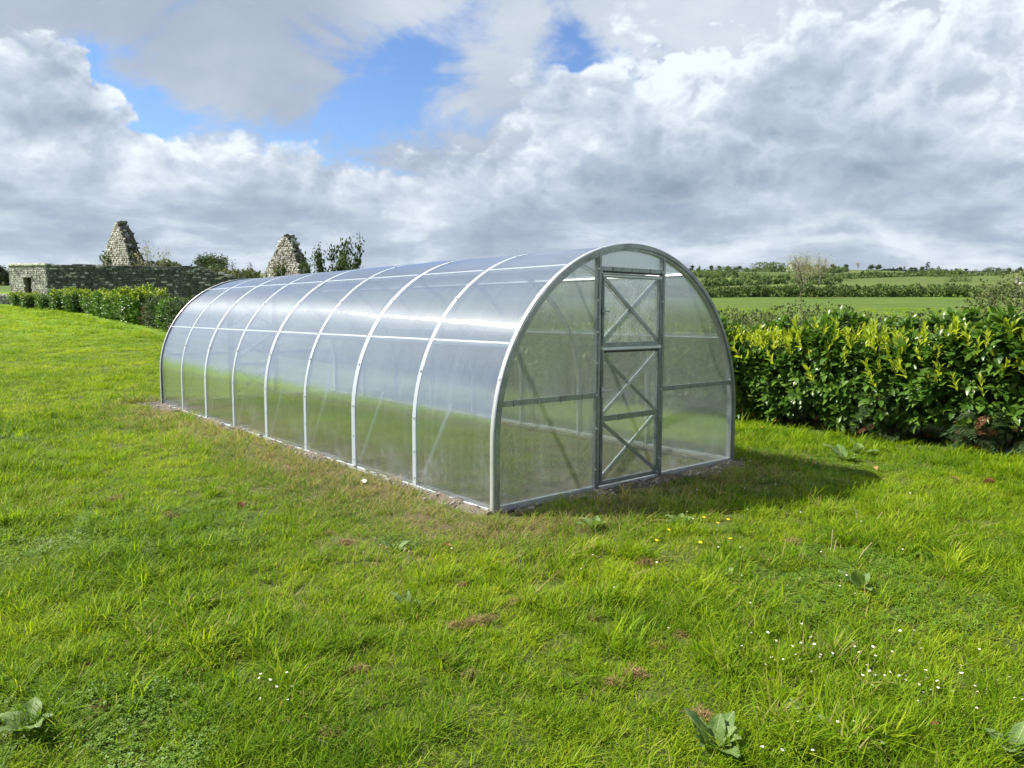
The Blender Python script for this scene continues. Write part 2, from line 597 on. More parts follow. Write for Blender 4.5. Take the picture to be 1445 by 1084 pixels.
def stone_mat(name, dark, mid, pale, moss=(.07, .08, .03), moss_amt=0.3):
    m, n, out = material(name)
    co = obj_co(n)
    geo = n.new('ShaderNodeNewGeometry')
    r = geo.outputs['Random Per Island']
    col = n.ramp(r, [(0.0, dark), (0.40, mid), (0.78, mid), (0.86, pale), (1.0, pale)])
    nz = n.noise(co, 1.4, 6, 0.65)
    col = n.mix(n.rng(nz, 0.48, 0.66), col, tuple(c * 0.62 for c in dark))
    lich = n.noise(co, 3.6, 5, 0.7)
    col = n.mix(n.rng(lich, 0.60, 0.72), col, pale)
    up = n.m('MULTIPLY', n.rng(n.sep(geo.outputs['Normal'])[2], 0.2, 0.8), moss_amt)
    ms = n.m('ADD', up, n.m('MULTIPLY', n.rng(n.noise(co, 0.8, 5, 0.6), 0.55, 0.7), moss_amt))
    col = n.mix(n.m('MINIMUM', ms, 1.0), col, moss)
    principled(n, out, col, 0.92, 0.0, n.bump(n.noise(co, 14, 5, 0.7), 0.5, 0.03), 0.25)
    return m


def ground_mat():
    m, n, out = material('ground_turf')
    pos = n.new('ShaderNodeNewGeometry').outputs['Position']
    x, y, z = n.sep(pos)
    p2 = n.xyz(x, y)
    fine = n.noise(p2, 22.0, 6, 0.7, '2D')
    mid = n.noise(p2, 1.1, 5, 0.6, '2D')
    big = n.noise(p2, 0.17, 4, 0.55, '2D')
    # turf between the blades close by; full sward colour farther off
    near = n.ramp(fine, [(0.30, (.040, .055, .012)), (0.55, (.085, .115, .022)), (0.75, (.15, .15, .05))])
    wa = n.new('ShaderNodeAttribute', attribute_name='worn').outputs['Fac']
    near = n.mix(n.m('MULTIPLY', wa, n.rng(mid, 0.25, 0.6)), near, n.mix(fine, (.060, .046, .026), (.165, .128, .066)))
    far = n.mix(n.rng(fine, 0.3, 0.7), (.085, .175, .007), (.145, .240, .012))
    far = n.mix(n.m('MULTIPLY', n.rng(mid, 0.42, 0.68), 0.5), far, (.165, .240, .018))
    far = n.mix(n.m('MULTIPLY', n.rng(big, 0.40, 0.65), 0.4), far, (.085, .185, .008))
    dist = n.vm('LENGTH', p2)
    col = n.mix(n.rng(dist, 18, 46, smooth=True), near, far)
    # worn soil round the greenhouse foot is a sheet of its own; fields beyond the hedgerows
    cell = n.voro(n.vm('ADD', n.vm('MULTIPLY', p2, (0.006, 0.016, 0)), n.vm('SCALE', n.noise(p2, 0.01, 2, 0.5, '2D', color=True), 0.25)), 1.0, out='Color', dim='2D')
    c0 = n.sep(cell)
    fld = n.ramp(c0[0], [(0.0, (.050, .088, .020)), (0.3, (.068, .115, .024)), (0.55, (.100, .132, .032)), (0.75, (.072, .088, .028)), (1.0, (.078, .125, .024))])
    fld = n.mix(n.m('MULTIPLY', n.rng(n.noise(p2, 0.09, 4, 0.6, '2D'), 0.4, 0.7), 0.45), fld, (.065, .075, .028))
    col = n.mix(n.rng(dist, 105, 125, smooth=True), col, fld)
    # rough pasture between the laurels and the first hedgerow
    past = n.mix(n.rng(n.noise(n.vm('MULTIPLY', p2, (0.35, 1.0, 0)), 0.5, 6, 0.65, '2D'), 0.35, 0.65), (.056, .100, .016), (.092, .140, .026))
    fm = n.m('MULTIPLY', n.rng(dist, 34, 42, smooth=True), n.m('MULTIPLY', n.rng(dist, 105, 90, smooth=True), n.rng(x, -4.0, 2.0)))
    col = n.mix(fm, col, past)
    b = principled(n, out, col, 0.95, 0.0, n.bump(n.m('ADD', fine, n.m('MULTIPLY', mid, 2.0)), 0.7, 0.05), 0.15)
    return m


def blade_mat():
    m, n, out = material('grass_blade')
    a = n.new('ShaderNodeAttribute', attribute_type='INSTANCER', attribute_name='tint').outputs['Fac']
    d = n.new('ShaderNodeAttribute', attribute_type='INSTANCER', attribute_name='dry').outputs['Fac']
    geo = n.new('ShaderNodeNewGeometry')
    r = geo.outputs['Random Per Island']
    base = n.ramp(n.m('MULTIPLY_ADD', n.m('SUBTRACT', r, 0.5), 0.55, a),
                  [(0.0, (.048, .112, .004)), (0.4, (.124, .222, .006)), (0.7, (.214, .310, .010)), (1.0, (.335, .395, .025))])
    straw = n.mix(r, (.13, .115, .045), (.31, .27, .12))
    dryf = n.rng(n.m('ADD', d, n.m('MULTIPLY', n.m('SUBTRACT', r, 0.5), 0.9)), 0.40, 0.62)
    col = n.mix(dryf, base, straw)
    b = n.new('ShaderNodeBsdfPrincipled')
    n.put(b.inputs['Base Color'], col)
    b.inputs['Roughness'].default_value = 0.55
    b.inputs['Specular IOR Level'].default_value = 0.10
    t = n.new('ShaderNodeBsdfTranslucent')
    n.put(t.inputs[0], n.mix(1.0, col, (1.5, 1.45, 0.9), 'MULTIPLY'))
    mx = n.new('ShaderNodeMixShader'); mx.inputs[0].default_value = 0.45
    n.t.links.new(b.outputs[0], mx.inputs[1]); n.t.links.new(t.outputs[0], mx.inputs[2])
    n.t.links.new(mx.outputs[0], out.inputs[0])
    return m


def dock_mat():
    m, n, out = material('dock_leaf')
    co = obj_co(n)
    x, y, z = n.sep(co)
    r = n.new('ShaderNodeObjectInfo').outputs['Random']
    nz = n.noise(co, 22.0, 4, 0.6)
    col = n.mix(r, (.110, .190, .045), (.185, .265, .085))
    col = n.mix(n.rng(nz, 0.4, 0.7), col, (.085, .155, .035))
    ax = n.m('ABSOLUTE', x)
    rib = n.rng(ax, 0.0035, 0.0015)
    v = n.m('FRACT', n.m('MULTIPLY', n.m('SUBTRACT', y, n.m('MULTIPLY', ax, 1.1)), 34.0))
    vein = n.rng(n.m('ABSOLUTE', n.m('SUBTRACT', v, 0.5)), 0.12, 0.02)
    col = n.mix(n.m('MAXIMUM', rib, n.m('MULTIPLY', vein, 0.4)), col, (.27, .34, .15))
    holes = n.rng(n.noise(co, 60.0, 2, 0.5), 0.68, 0.72)
    col = n.mix(n.m('MULTIPLY', holes, 0.6), col, (.16, .10, .04))
    b = n.new('ShaderNodeBsdfPrincipled')
    n.put(b.inputs['Base Color'], col)
    b.inputs['Roughness'].default_value = 0.55
    b.inputs['Specular IOR Level'].default_value = 0.3
    n.put(b.inputs['Normal'], n.bump(n.m('ADD', n.m('MULTIPLY', vein, -0.5), nz), 0.6, 0.004))
    t = n.new('ShaderNodeBsdfTranslucent'); n.put(t.inputs[0], n.mix(1.0, col, (1.3, 1.3, .5), 'MULTIPLY'))
    mx = n.new('ShaderNodeMixShader'); mx.inputs[0].default_value = 0.32
    n.t.links.new(b.outputs[0], mx.inputs[1]); n.t.links.new(t.outputs[0], mx.inputs[2])
    n.t.links.new(mx.outputs[0], out.inputs[0])
    return m


M = {
    'steel': mat_galvanised(),
    'zinc': mat_bright_zinc(),
    'roof': poly_mat('polycarbonate_roof', 'y', 0.15, 0.28, 0.36, (.95, .97, .96), (.64, .70, .86), 1.5),
    'end': poly_mat('polycarbonate_end', 'x', 0.14, 0.08, 0.22, (.95, .98, .95)),
    'end_wet': poly_mat('polycarbonate_hatch', 'x', 0.24, 0.10, 0.26, (.95, .97, .96), (.70, .75, .76), 2.3, 0.30),
    'inner': mat_poly_inner(),
    'tape': simple_mat('white_edge_strip', (.62, .65, .68), (.74, .76, .78), 6, 0.4, 0.05),
    'strip': strip_mat(),
    'rubber': simple_mat('dark_seal', (.02, .025, .022), (.04, .045, .04), 6, 0.6, 0.05),
    'bolt': simple_mat('bolt_zinc', (.6, .62, .64), (.75, .76, .78), 20, 0.3, 0.05, metal=0.6),
    'ground': ground_mat(),
    'blade': blade_mat(),
    'clover': leaf_mat('clover_leaf', (.070, .150, .008), (.140, .235, .018), 0.55, 0.3, (.09, .2, .012), 0.3),
    'soil': simple_mat('dry_soil', (.070, .058, .040), (.150, .128, .095), 9, 0.95, 0.9, 60.0, dist=0.03),
    'grit': simple_mat('grit', (.16, .15, .13), (.33, .315, .29), 40, 0.9, 0.4),
    'laurel': leaf_mat('laurel_leaf', (.036, .090, .012), (.110, .195, .026), 0.33, 0.28, (.08, .17, .012), 0.28),
    'laurel_one': leaf_mat('laurel_leaf_single', (.036, .090, .012), (.115, .205, .028), 0.32, 0.28, (.08, .17, .012), 0.28, per='object'),
    'shoot': leaf_mat('laurel_new_growth', (.20, .29, .020), (.40, .44, .040), 0.38, 0.45, (.34, .42, .02), 0.4),
    'yellow_leaf': leaf_mat('yellowed_leaf', (.55, .40, .03), (.62, .46, .05), 0.4, 0.3, None, 0.4),
    'dead_leaf': leaf_mat('dead_leaf', (.16, .065, .03), (.40, .19, .09), 0.75, 0.2, None, 0.2, per='object'),
    'cypress': leaf_mat('cypress_frond', (.030, .062, .020), (.075, .125, .042), 0.6, 0.25, (.05, .09, .02), 0.25),
    'brown_frond': leaf_mat('browned_frond', (.07, .035, .015), (.15, .075, .035), 0.8, 0.2, None, 0.15),
    'bramble': leaf_mat('bramble_leaf', (.040, .060, .018), (.095, .125, .040), 0.6, 0.3, None, 0.25, hue_noise=0.5),
    'scrub': leaf_mat('scrub_leaf', (.055, .074, .026), (.118, .145, .052), 0.65, 0.3, None, 0.2, hue_noise=0.7),
    'hedgerow': leaf_mat('hedgerow_leaf', (.034, .066, .018), (.090, .138, .034), 0.7, 0.28, None, 0.2, hue_noise=0.25),
    'tree': leaf_mat('tree_leaf', (.028, .052, .014), (.070, .110, .028), 0.6, 0.3, None, 0.2),
    'conifer': leaf_mat('conifer_needle', (.014, .030, .014), (.035, .060, .028), 0.7, 0.15, None, 0.2),
    'bud': leaf_mat('budding_twig', (.24, .235, .12), (.36, .345, .19), 0.7, 0.3, None, 0.2),
    'dock': dock_mat(),
    'bark': simple_mat('bark', (.045, .036, .028), (.11, .092, .072), 9, 0.9, 0.7, 35),
    'twig': simple_mat('grey_twig', (.11, .10, .075), (.20, .18, .135), 9, 0.9, 0.3, 35),
    'thatch': leaf_mat('dead_thatch', (.15, .10, .048), (.33, .235, .115), 0.85, 0.2, None, 0.15),
    'straw': leaf_mat('straw_stem', (.40, .33, .18), (.52, .44, .26), 0.7, 0.25, None, 0.2),
    'petal': simple_mat('white_petal', (.78, .78, .76), (.85, .85, .83), 20, 0.6, 0.0),
    'yellow': simple_mat('yellow_petal', (.75, .52, .02), (.82, .60, .03), 20, 0.6, 0.0),
    'paper': simple_mat('white_scrap', (.72, .74, .76), (.82, .83, .84), 20, 0.5, 0.1),
    'stone_dark': stone_mat('wall_stone_dark', (.070, .070, .068), (.145, .144, .140), (.46, .46, .45), (.065, .066, .045), 0.20),
    'stone_pale': stone_mat('wall_stone_pale', (.25, .24, .22), (.49, .475, .44), (.66, .64, .59), (.13, .12, .05), 0.22),
    'core_dark': simple_mat('wall_core_dark', (.035, .035, .034), (.078, .077, .074), 3, 0.95, 0.6, 8),
    'core_pale': simple_mat('wall_core_pale', (.15, .14, .12), (.25, .235, .21), 3, 0.95, 0.6, 8),
    'moss': simple_mat('dry_moss', (.055, .052, .025), (.10, .085, .045), 3, 0.95, 0.6, 8),
    'black': simple_mat('shaded_opening_black', (.012, .010, .010), (.022, .018, .018), 4, 0.8, 0.2),
    'track': simple_mat('gravel_track', (.30, .29, .27), (.42, .41, .39), 2, 0.95, 0.4),
    'post': simple_mat('weathered_post', (.20, .185, .16), (.34, .32, .29), 5, 0.9, 0.4),
    'white': simple_mat('white_render', (.74, .74, .72), (.82, .82, .80), 0.5, 0.8, 0.1),
    'slate': simple_mat('slate_roof', (.075, .08, .09), (.12, .125, .135), 0.8, 0.7, 0.2),
    'pane': simple_mat('dark_pane', (.02, .025, .03), (.04, .045, .05), 1, 0.15, 0.0),
    'wool': simple_mat('sheep_wool', (.60, .57, .50), (.74, .71, .64), 6, 0.95, 0.5),
    'face': simple_mat('dark_muzzle', (.05, .045, .04), (.08, .07, .06), 6, 0.8, 0.1),
    'mountain': simple_mat('haze_blue_moorland', (.07, .085, .10), (.10, .115, .13), 0.0005, 0.95, 0.0),  # bluish cast of distant haze put into the base colour
}


# ------------------------------------------------------------------ ground sheet
def graded(edges):
    out = []
    for a, b, s in edges:
        out += list(np.arange(a, b - 1e-6, s))
    out.append(edges[-1][1])
    return np.array(out)


R_, ZC, BAY, NB = 1.548, 0.537, 1.0824, 8      # greenhouse: radius, wall height, bay, number of bays
LEN = BAY * NB


def rect_dist(lx, ly):
    """Distance outside (positive) or inside (negative) the greenhouse footprint."""
    dx = np.abs(lx) - R_
    dy = np.abs(ly - LEN / 2) - LEN / 2
    return np.where((dx > 0) & (dy > 0), np.hypot(np.maximum(dx, 0), np.maximum(dy, 0)), np.maximum(dx, dy))


def build_ground():
    xs = graded([(-4200, -1200, 300), (-1200, -300, 60), (-300, -80, 12), (-80, -20, 2.5), (-20, -8, 0.6), (-8, 8, 0.16), (8, 20, 0.6), (20, 80, 2.5), (80, 300, 12), (300, 1200, 60), (1200, 4200, 300)])
    ys = graded([(-300, -60, 40), (-60, -6, 3), (-6, 1, 0.5), (1, 14, 0.16), (14, 30, 0.6), (30, 110, 2.5), (110, 420, 9), (420, 1300, 30), (1300, 5200, 300)])
    X, Y = np.meshgrid(xs, ys)
    Z = gz(X, Y)
    near = np.exp(-((X / 9) ** 2 + ((Y - 6) / 9) ** 2))
    bumps = 0.016 * np.sin(X * 3.1 + 1.3 * np.sin(Y * 1.7)) * np.sin(Y * 2.3 + np.sin(X * 1.9)) + 0.010 * np.sin(X * 7.3 + Y * 2.1) * np.sin(Y * 8.7 - X * 3.0)
    lx, ly = to_gh(X, Y)
    inside = (np.abs(lx) < 1.75) & (ly > -0.2) & (ly < 8.9)
    Z = Z + near * bumps * np.where(inside, 0.15, 1.0)
    V = np.stack([X, Y, Z], -1).reshape(-1, 3)
    nx, ny = len(xs), len(ys)
    i = np.arange(nx * ny).reshape(ny, nx)
    F = np.stack([i[:-1, :-1], i[:-1, 1:], i[1:, 1:], i[1:, :-1]], -1).reshape(-1, 4)
    me = mesh_np('ground', V, F, M['ground'], True)
    at_ = me.attributes.new('worn', 'FLOAT', 'POINT')
    d = rect_dist(lx, ly)
    w = np.exp(-np.maximum(d - .5, 0) / .45) * np.where(lx > R_, .5, 1.0)
    at_.data.foreach_set('value', np.where(d < -.02, .8, w).astype(np.float32).ravel())
    tag(link('ground', me), kind='structure')


build_ground()

# ------------------------------------------------------------------ greenhouse


def prof(off=0.0, n=56, zlow=0.0):
    """Cross-section from the foot of the left wall over the top to the foot of the right wall."""
    r = R_ + off
    P = [(-r, zlow + (ZC - zlow) * k / 6) for k in range(6)]
    P += [(-r * math.cos(math.pi * k / n), ZC + r * math.sin(math.pi * k / n)) for k in range(n + 1)]
    P += [(r, ZC - (ZC - zlow) * k / 6) for k in range(1, 7)]
    return P


def arc_bar(y0, y1, o0, o1, zlow=0.0, n=56):
    """A bar of rectangular section bent along the profile."""
    A, B = prof(o0, n, zlow), prof(o1, n, zlow)
    V, F = [], []
    for (ax, az), (bx, bz) in zip(A, B):
        V += [(ax, y0, az), (bx, y0, bz), (bx, y1, bz), (ax, y1, az)]
    for i in range(len(A) - 1):
        for k in range(4):
            F.append((i * 4 + k, i * 4 + (k + 1) % 4, (i + 1) * 4 + (k + 1) % 4, (i + 1) * 4 + k))
    e = (len(A) - 1) * 4
    F += [(3, 2, 1, 0), (e, e + 1, e + 2, e + 3)]
    m = MB(); m.add(V, F)
    return m


def cover_sheet(y0, y1, seed):
    P = prof(0, 72)
    ys = np.linspace(y0, y1, 2 * 9 + 1)
    V, F, mi = [], [], []
    np_, ny = len(P), len(ys)
    for layer in range(2):
        for i, (px, pz) in enumerate(P):
            nx_, nz_ = (px, max(0.0, pz - ZC))
            l = math.hypot(nx_, nz_); nx_, nz_ = nx_ / l, nz_ / l
            for j, y in enumerate(ys):
                ph = (y / BAY) % 1.0
                sag = 0.012 * math.sin(math.pi * ph) * (0.6 + 0.6 * mnoise.noise((px * 1.1, y * 0.9, pz + seed)))
                sag += 0.0050 * mnoise.noise((px * 1.6, y * 2.4, pz * 1.6 + seed * 3.1))
                off = 0.001 + sag + (0.006 if layer == 0 else 0.0)
                V.append((px + nx_ * off, y, pz + nz_ * off))
    N = np_ * ny
    for i in range(np_ - 1):
        for j in range(ny - 1):
            a, b, c, d = i * ny + j, i * ny + j + 1, (i + 1) * ny + j + 1, (i + 1) * ny + j
            F.append((a, b, c, d)); mi.append(0)
            F.append((N + d, N + c, N + b, N + a)); mi.append(1)
    k = len(V)
    rim = [i * ny for i in range(np_)] + [(np_ - 1) * ny + j for j in range(1, ny)] + [i * ny + ny - 1 for i in range(np_ - 2, -1, -1)] + [j for j in range(ny - 2, 0, -1)]
    V += [V[q] for q in rim] + [V[N + q] for q in rim]
    for q in range(len(rim)):
        q2 = (q + 1) % len(rim)
        F.append((k + q, k + q2, k + len(rim) + q2, k + len(rim) + q)); mi.append(2)
    return mesh_np('cover_sheet', np.array(V), F, None, True, mi, [M['roof'], M['inner'], M['tape']])


def top_of(x, r=R_ - 0.012):
    return ZC + math.sqrt(max(0.0, r * r - x * x))


def pane_mesh(x0, x1, z0, ztop, y, face, n=20, skin='end'):
    """A flat sheet 6 mm thick; ztop is a height or a function of x. face: +1 outside towards -y."""
    xs = [x0 + (x1 - x0) * (0.5 - 0.5 * math.cos(math.pi * k / n)) for k in range(n + 1)] if callable(ztop) else [x0, x1]
    V, F, mi = [], [], []
    for yy in (y, y + 0.006 * face):
        for x in xs:
            V += [(x, yy, z0), (x, yy, max(z0, ztop(x) if callable(ztop) else ztop))]
    m = len(xs); N = 2 * m
    for i in range(m - 1):
        a = [2 * i, 2 * i + 2, 2 * i + 3, 2 * i + 1]
        F.append(tuple(a if face > 0 else a[::-1])); mi.append(0)
        b = [N + q for q in a[::-1]]
        F.append(tuple(b if face > 0 else b[::-1])); mi.append(1)
        for e0, e1 in ((0, 2), (1, 3)):
            F.append((2 * i + e0, 2 * i + e1, N + 2 * i + e1, N + 2 * i + e0)); mi.append(1)
    for i in (0, m - 1):
        F.append((2 * i, 2 * i + 1, N + 2 * i + 1, N + 2 * i)); mi.append(1)
    return mesh_np('pane', np.array(V), F, None, False, mi, [M[skin], M['inner']])


def bar(name, p0, p1, w, h, parent, mat='steel', up=(0, -1, 0), clips=0):
    m = MB().beam(p0, p1, w, h, up)
    p0, p1 = Vector(p0), Vector(p1)
    f = 1 if up[1] < 0 else -1
    for k in range(clips):
        c = p0.lerp(p1, (k + 0.6) / (clips + 0.2))
        m.box(c + Vector((0, -f * (h / 2 + 0.003), 0)), (0.010, 0.007, w * 1.25))
    return m.build(name, M[mat], parent)


def end_wall(root, y, f, has_lines=True):
    """The flat end with its two-leaf door. f=+1: outside looks to -y (front), -1: the back end."""
    cx = -0.032
    pl, pr = cx - 0.418, cx + 0.418
    yo = lambda d: y - f * d              # d metres outwards
    up = (0, -f, 0)
    # skin
    link('end_panel', pane_mesh(-R_ + 0.014, pl, 0.03, top_of, yo(-0.012), f), root)
    link('end_panel', pane_mesh(pr, R_ - 0.014, 0.03, top_of, yo(-0.012), f), root)
    link('end_panel', pane_mesh(pl + .004, pr - .004, 1.895, top_of, yo(-0.012), f), root)
    # posts, rails
    for x in (pl, pr):
        p = MB().beam((x, yo(0.004), -0.05), (x, yo(0.004), top_of(x) - 0.012), 0.052, 0.030, up)
        p.beam((x, yo(0.022), -0.03), (x, yo(0.022), top_of(x) - 0.02), 0.018, 0.008, up)
        o = p.build('door_post', M['steel'], root)
        b = MB()
        for z in (0.2, 0.55, 0.83, 1.1, 1.36, 1.62, 1.88):
            b.cyl((x - 0.016, yo(0.018), z), (x - 0.016, yo(0.026), z), 0.009, 8)
        b.build('bolt', M['bolt'], o, kind='stuff')
    bar('cross_rail', (-R_ + 0.03, yo(0.0), 0.83), (pl - 0.027, yo(0.0), 0.83), 0.042, 0.022, root, up=up, clips=4)
    bar('cross_rail', (pr + 0.027, yo(0.0), 0.83), (R_ - 0.03, yo(0.0), 0.83), 0.042, 0.022, root, up=up, clips=4)
    bar('sill_rail', (-R_ + 0.02, yo(0.0), 0.025), (pl - 0.027, yo(0.0), 0.025), 0.058, 0.026, root, 'zinc', up=up, clips=5)
    bar('sill_rail', (pr + 0.027, yo(0.0), 0.025), (R_ - 0.02, yo(0.0), 0.025), 0.058, 0.026, root, 'zinc', up=up, clips=5)
    bar('threshold', (pl + 0.027, yo(0.004), 0.012), (pr - 0.027, yo(0.004), 0.012), 0.060, 0.034, root, 'zinc', up=up)
    bar('lintel', (pl + 0.027, yo(0.0), 1.885), (pr - 0.027, yo(0.0), 1.885), 0.034, 0.026, root, up=up, clips=3)
    # two-leaf door: the upper leaf is a hatch
    xl, xr = pl + 0.034, pr - 0.034

    def leaf(name, z0, z1):
        d = MB()
        for x in (xl + 0.014, xr - 0.014):
            d.beam((x, yo(0.010), z0), (x, yo(0.010), z1), 0.030, 0.024, up)
            d.beam((x, yo(0.026), z0 + .01), (x, yo(0.026), z1 - .01), 0.010, 0.007, up)
        d.beam((xl + 0.03, yo(0.010), z0 + 0.016), (xr - 0.03, yo(0.010), z0 + 0.016), 0.034, 0.022, up)
        d.beam((xl + 0.03, yo(0.010), z1 - 0.016), (xr - 0.03, yo(0.010), z1 - 0.016), 0.034, 0.022, up)
        return d.build(name, M['steel'], root)
    u = leaf('upper_door', 1.235, 1.845)
    bar('drip_bar', (xl, yo(0.028), 1.858), (xr, yo(0.028), 1.858), 0.016, 0.014, u, 'rubber', up=up)
    bar('top_trim', (xl, yo(0.026), 1.826), (xr, yo(0.026), 1.826), 0.012, 0.008, u, 'tape', up=up)
    link('pane', pane_mesh(xl + 0.004, xr - 0.004, 1.24, 1.84, yo(-0.006), f, 20, 'end_wet'), u)
    bar('brace', (xl + 0.03, yo(0.008), 1.81), (xr - 0.03, yo(0.008), 1.28), 0.030, 0.012, u, up=up)
    bar('brace', (xr - 0.03, yo(-0.016), 1.81), (xl + 0.03, yo(-0.016), 1.28), 0.030, 0.010, u, 'zinc', up=up)
    MB().box((xl + 0.03, yo(0.036), 1.53), (0.085, 0.014, 0.014)).box((xl + 0.012, yo(0.030), 1.53), (0.022, 0.018, 0.06)).build('latch', M['steel'], u)
    lo = leaf('lower_door', 0.055, 1.215)
    bar('top_trim', (xl + .004, yo(0.030), 1.218), (xr - .004, yo(0.030), 1.218), 0.022, 0.016, lo, 'tape', up=up)
    bar('drip_bar', (xl + .02, yo(0.024), 1.192), (xr - .02, yo(0.024), 1.192), 0.012, 0.010, lo, 'rubber', up=up)
    link('pane', pane_mesh(xl + 0.004, xr - 0.004, 0.06, 1.21, yo(-0.006), f), lo)
    bar('mid_rail', (xl + 0.03, yo(0.010), 0.625), (xr - 0.03, yo(0.010), 0.625), 0.046, 0.022, lo, up=up, clips=2)
    bar('brace', (xl + 0.03, yo(0.008), 0.66), (xr - 0.03, yo(0.008), 1.17), 0.030, 0.012, lo, 'zinc', up=up)
    bar('brace', (xl + 0.03, yo(-0.016), 1.17), (xr - 0.03, yo(-0.016), 0.66), 0.026, 0.010, lo, up=up)
    bar('brace', (xl + 0.03, yo(0.008), 0.59), (xr - 0.03, yo(0.008), 0.10), 0.030, 0.012, lo, up=up)
    bar('brace', (xl + 0.03, yo(-0.016), 0.10), (xr - 0.03, yo(-0.016), 0.59), 0.030, 0.010, lo, 'zinc', up=up)
    h = MB().box((xl + 0.010, yo(0.034), 0.855), (0.030, 0.012, 0.085)).box((xl + 0.055, yo(0.056), 0.862), (0.105, 0.014, 0.016)).cyl((xl + 0.010, yo(0.03), 0.862), (xl + 0.010, yo(0.06), 0.862), 0.009)
    h.build('handle', M['zinc'], lo)
    for z, par in ((1.70, u), (1.36, u), (1.10, lo), (0.60, lo), (0.16, lo)):
        MB().box((xr + 0.010, yo(0.030), z), (0.046, 0.010, 0.06)).cyl((xr + 0.012, yo(0.036), z - 0.035), (xr + 0.012, yo(0.036), z + 0.035), 0.007).build('hinge', M['steel'], par)
    MB().cyl((xr - 0.014, yo(0.022), 0.075), (xr - 0.014, yo(0.031), 0.075), 0.012, 10).build('stud', M['bolt'], lo)


def build_greenhouse():
    root = empty('greenhouse')
    root.matrix_world = GH_M
    tag(root, 'arched polycarbonate greenhouse with a steel framed door standing on the lawn', 'greenhouse')
    # covers: four sheets, two bays each
    for k in range(4):
        link('cover_sheet', cover_sheet(k * 2 * BAY + 0.003, (k + 1) * 2 * BAY - 0.003, k * 7.7 + 1.3), root)
    for k in range(NB + 1):
        y = k * BAY
        ends = k in (0, NB)
        w = 0.030 if not ends else 0.046
        rib = arc_bar(y - w / 2, y + w / 2, -0.034, -0.006)
        rib.add(*(lambda m: (m.v, m.f))(arc_bar(y - w / 2 - 0.012, y + w / 2 + 0.012, -0.006, -0.002)))
        o = rib.build('rib', M['zinc'], root)
        if ends:
            s = 1 if k == 0 else -1
            ys = sorted((y - s * 0.030, y + s * 0.016))
            arc_bar(ys[0], ys[1], 0.019, 0.026, -0.04).build('edge_strip', M['zinc'], o, True)
            ys = sorted((y - s * 0.036, y - s * 0.031))
            arc_bar(ys[0], ys[1], -0.014, 0.018, -0.04).build('edge_flange', M['steel'], o)
            ys = sorted((y - s * 0.027, y - s * 0.022))
            arc_bar(ys[0], ys[1], -0.036, -0.015, -0.02).build('inner_flange', M['steel'], o)
        else:
            w2 = 0.034 if k % 2 == 0 else 0.026
            arc_bar(y - w2, y + w2, 0.010, 0.0135).build('joint_strip', M['strip'], o)
            # slanting pale bar inside the wall, added to imitate a streak of light
            MB().beam((-(R_ - 0.03), y - 0.03, 0.05), (-(R_ - 0.03), y - 0.50, 0.78), 0.036, 0.010, (1, 0, 0)).build('light_streak_bar', M['strip'], root)
        b = MB()
        for z in (0.10, 0.33, 0.62):
            b.cyl((-R_ - 0.006, y, z), (-R_ - 0.020, y, z), 0.008, 8)
            b.cyl((R_ + 0.006, y, z), (R_ + 0.022, y, z), 0.011, 8)
        for a in (18, 45, 75, 105, 135, 162):
            c, s_ = -math.cos(math.radians(a)), math.sin(math.radians(a))
            b.cyl(((R_ + 0.008) * c, y, ZC + (R_ + 0.008) * s_), ((R_ + 0.024 + (0.008 if ends else 0)) * c, y, ZC + (R_ + 0.024 + (0.008 if ends else 0)) * s_), 0.011, 8)
        b.build('bolt', M['bolt'], o, kind='stuff')
    # lengthwise purlins inside the skin, in pairs
    for a in (28.3, 60.5, 119.5, 151.7):
        c, s_ = -math.cos(math.radians(a)), math.sin(math.radians(a))
        up = (c, 0, s_)
        m = MB()
        for k in range(NB):
            y0, y1 = k * BAY + 0.024, (k + 1) * BAY - 0.024
            p = lambda off, y: ((R_ - off) * c, y, ZC + (R_ - off) * s_)
            m.beam(p(0.018, y0), p(0.018, y1), 0.040, 0.022, up)
        pu = m.build('purlin', M['zinc'], root)
        m = MB()
        for k in range(NB):
            y0, y1 = k * BAY + 0.034, (k + 1) * BAY - 0.034
            for da in (-0.011, 0.011):
                q = lambda y: ((R_ + 0.0125) * c - da * s_ * (-1 if c < 0 else 1) * (-1), y, ZC + (R_ + 0.0125) * s_ + da * abs(c))
                m.beam(q(y0), q(y1), 0.014, 0.004, up)
        m.build('purlin_strip', M['strip'], pu)
    for s_ in (-1, 1):
        m = MB()
        m.beam((s_ * (R_ - 0.012), 0.03, 0.025), (s_ * (R_ - 0.012), LEN - 0.03, 0.025), 0.050, 0.022, (1, 0, 0))
        m.beam((s_ * (R_ + 0.016), 0.05, 0.012), (s_ * (R_ + 0.016), LEN - 0.05, 0.012), 0.034, 0.010, (1, 0, 0))
        m.build('base_rail', M['zinc'], root)
    end_wall(root, -0.004, 1)
    end_wall(root, LEN + 0.004, -1)


build_greenhouse()


# ------------------------------------------------------------------ dug soil round the foot of the greenhouse
def soil_width(lx, ly):
    """How far the bare soil reaches out from the wall, uneven along it."""
    w = 0.13 + 0.06 * np.sin(ly * 2.3 + 0.4) + 0.05 * np.sin(ly * 5.1 + lx * 3.7) + 0.04 * np.sin(lx * 9.1 + 1.0)
    w = w + np.where((ly < 0) & (lx > -0.8), 0.10, 0.0) + np.where((ly < 0.0) & (lx < -0.9), -0.10, 0.0) + np.where(ly > 7.6, 0.14, 0.0)
    return np.clip(w, 0.03, 0.6)


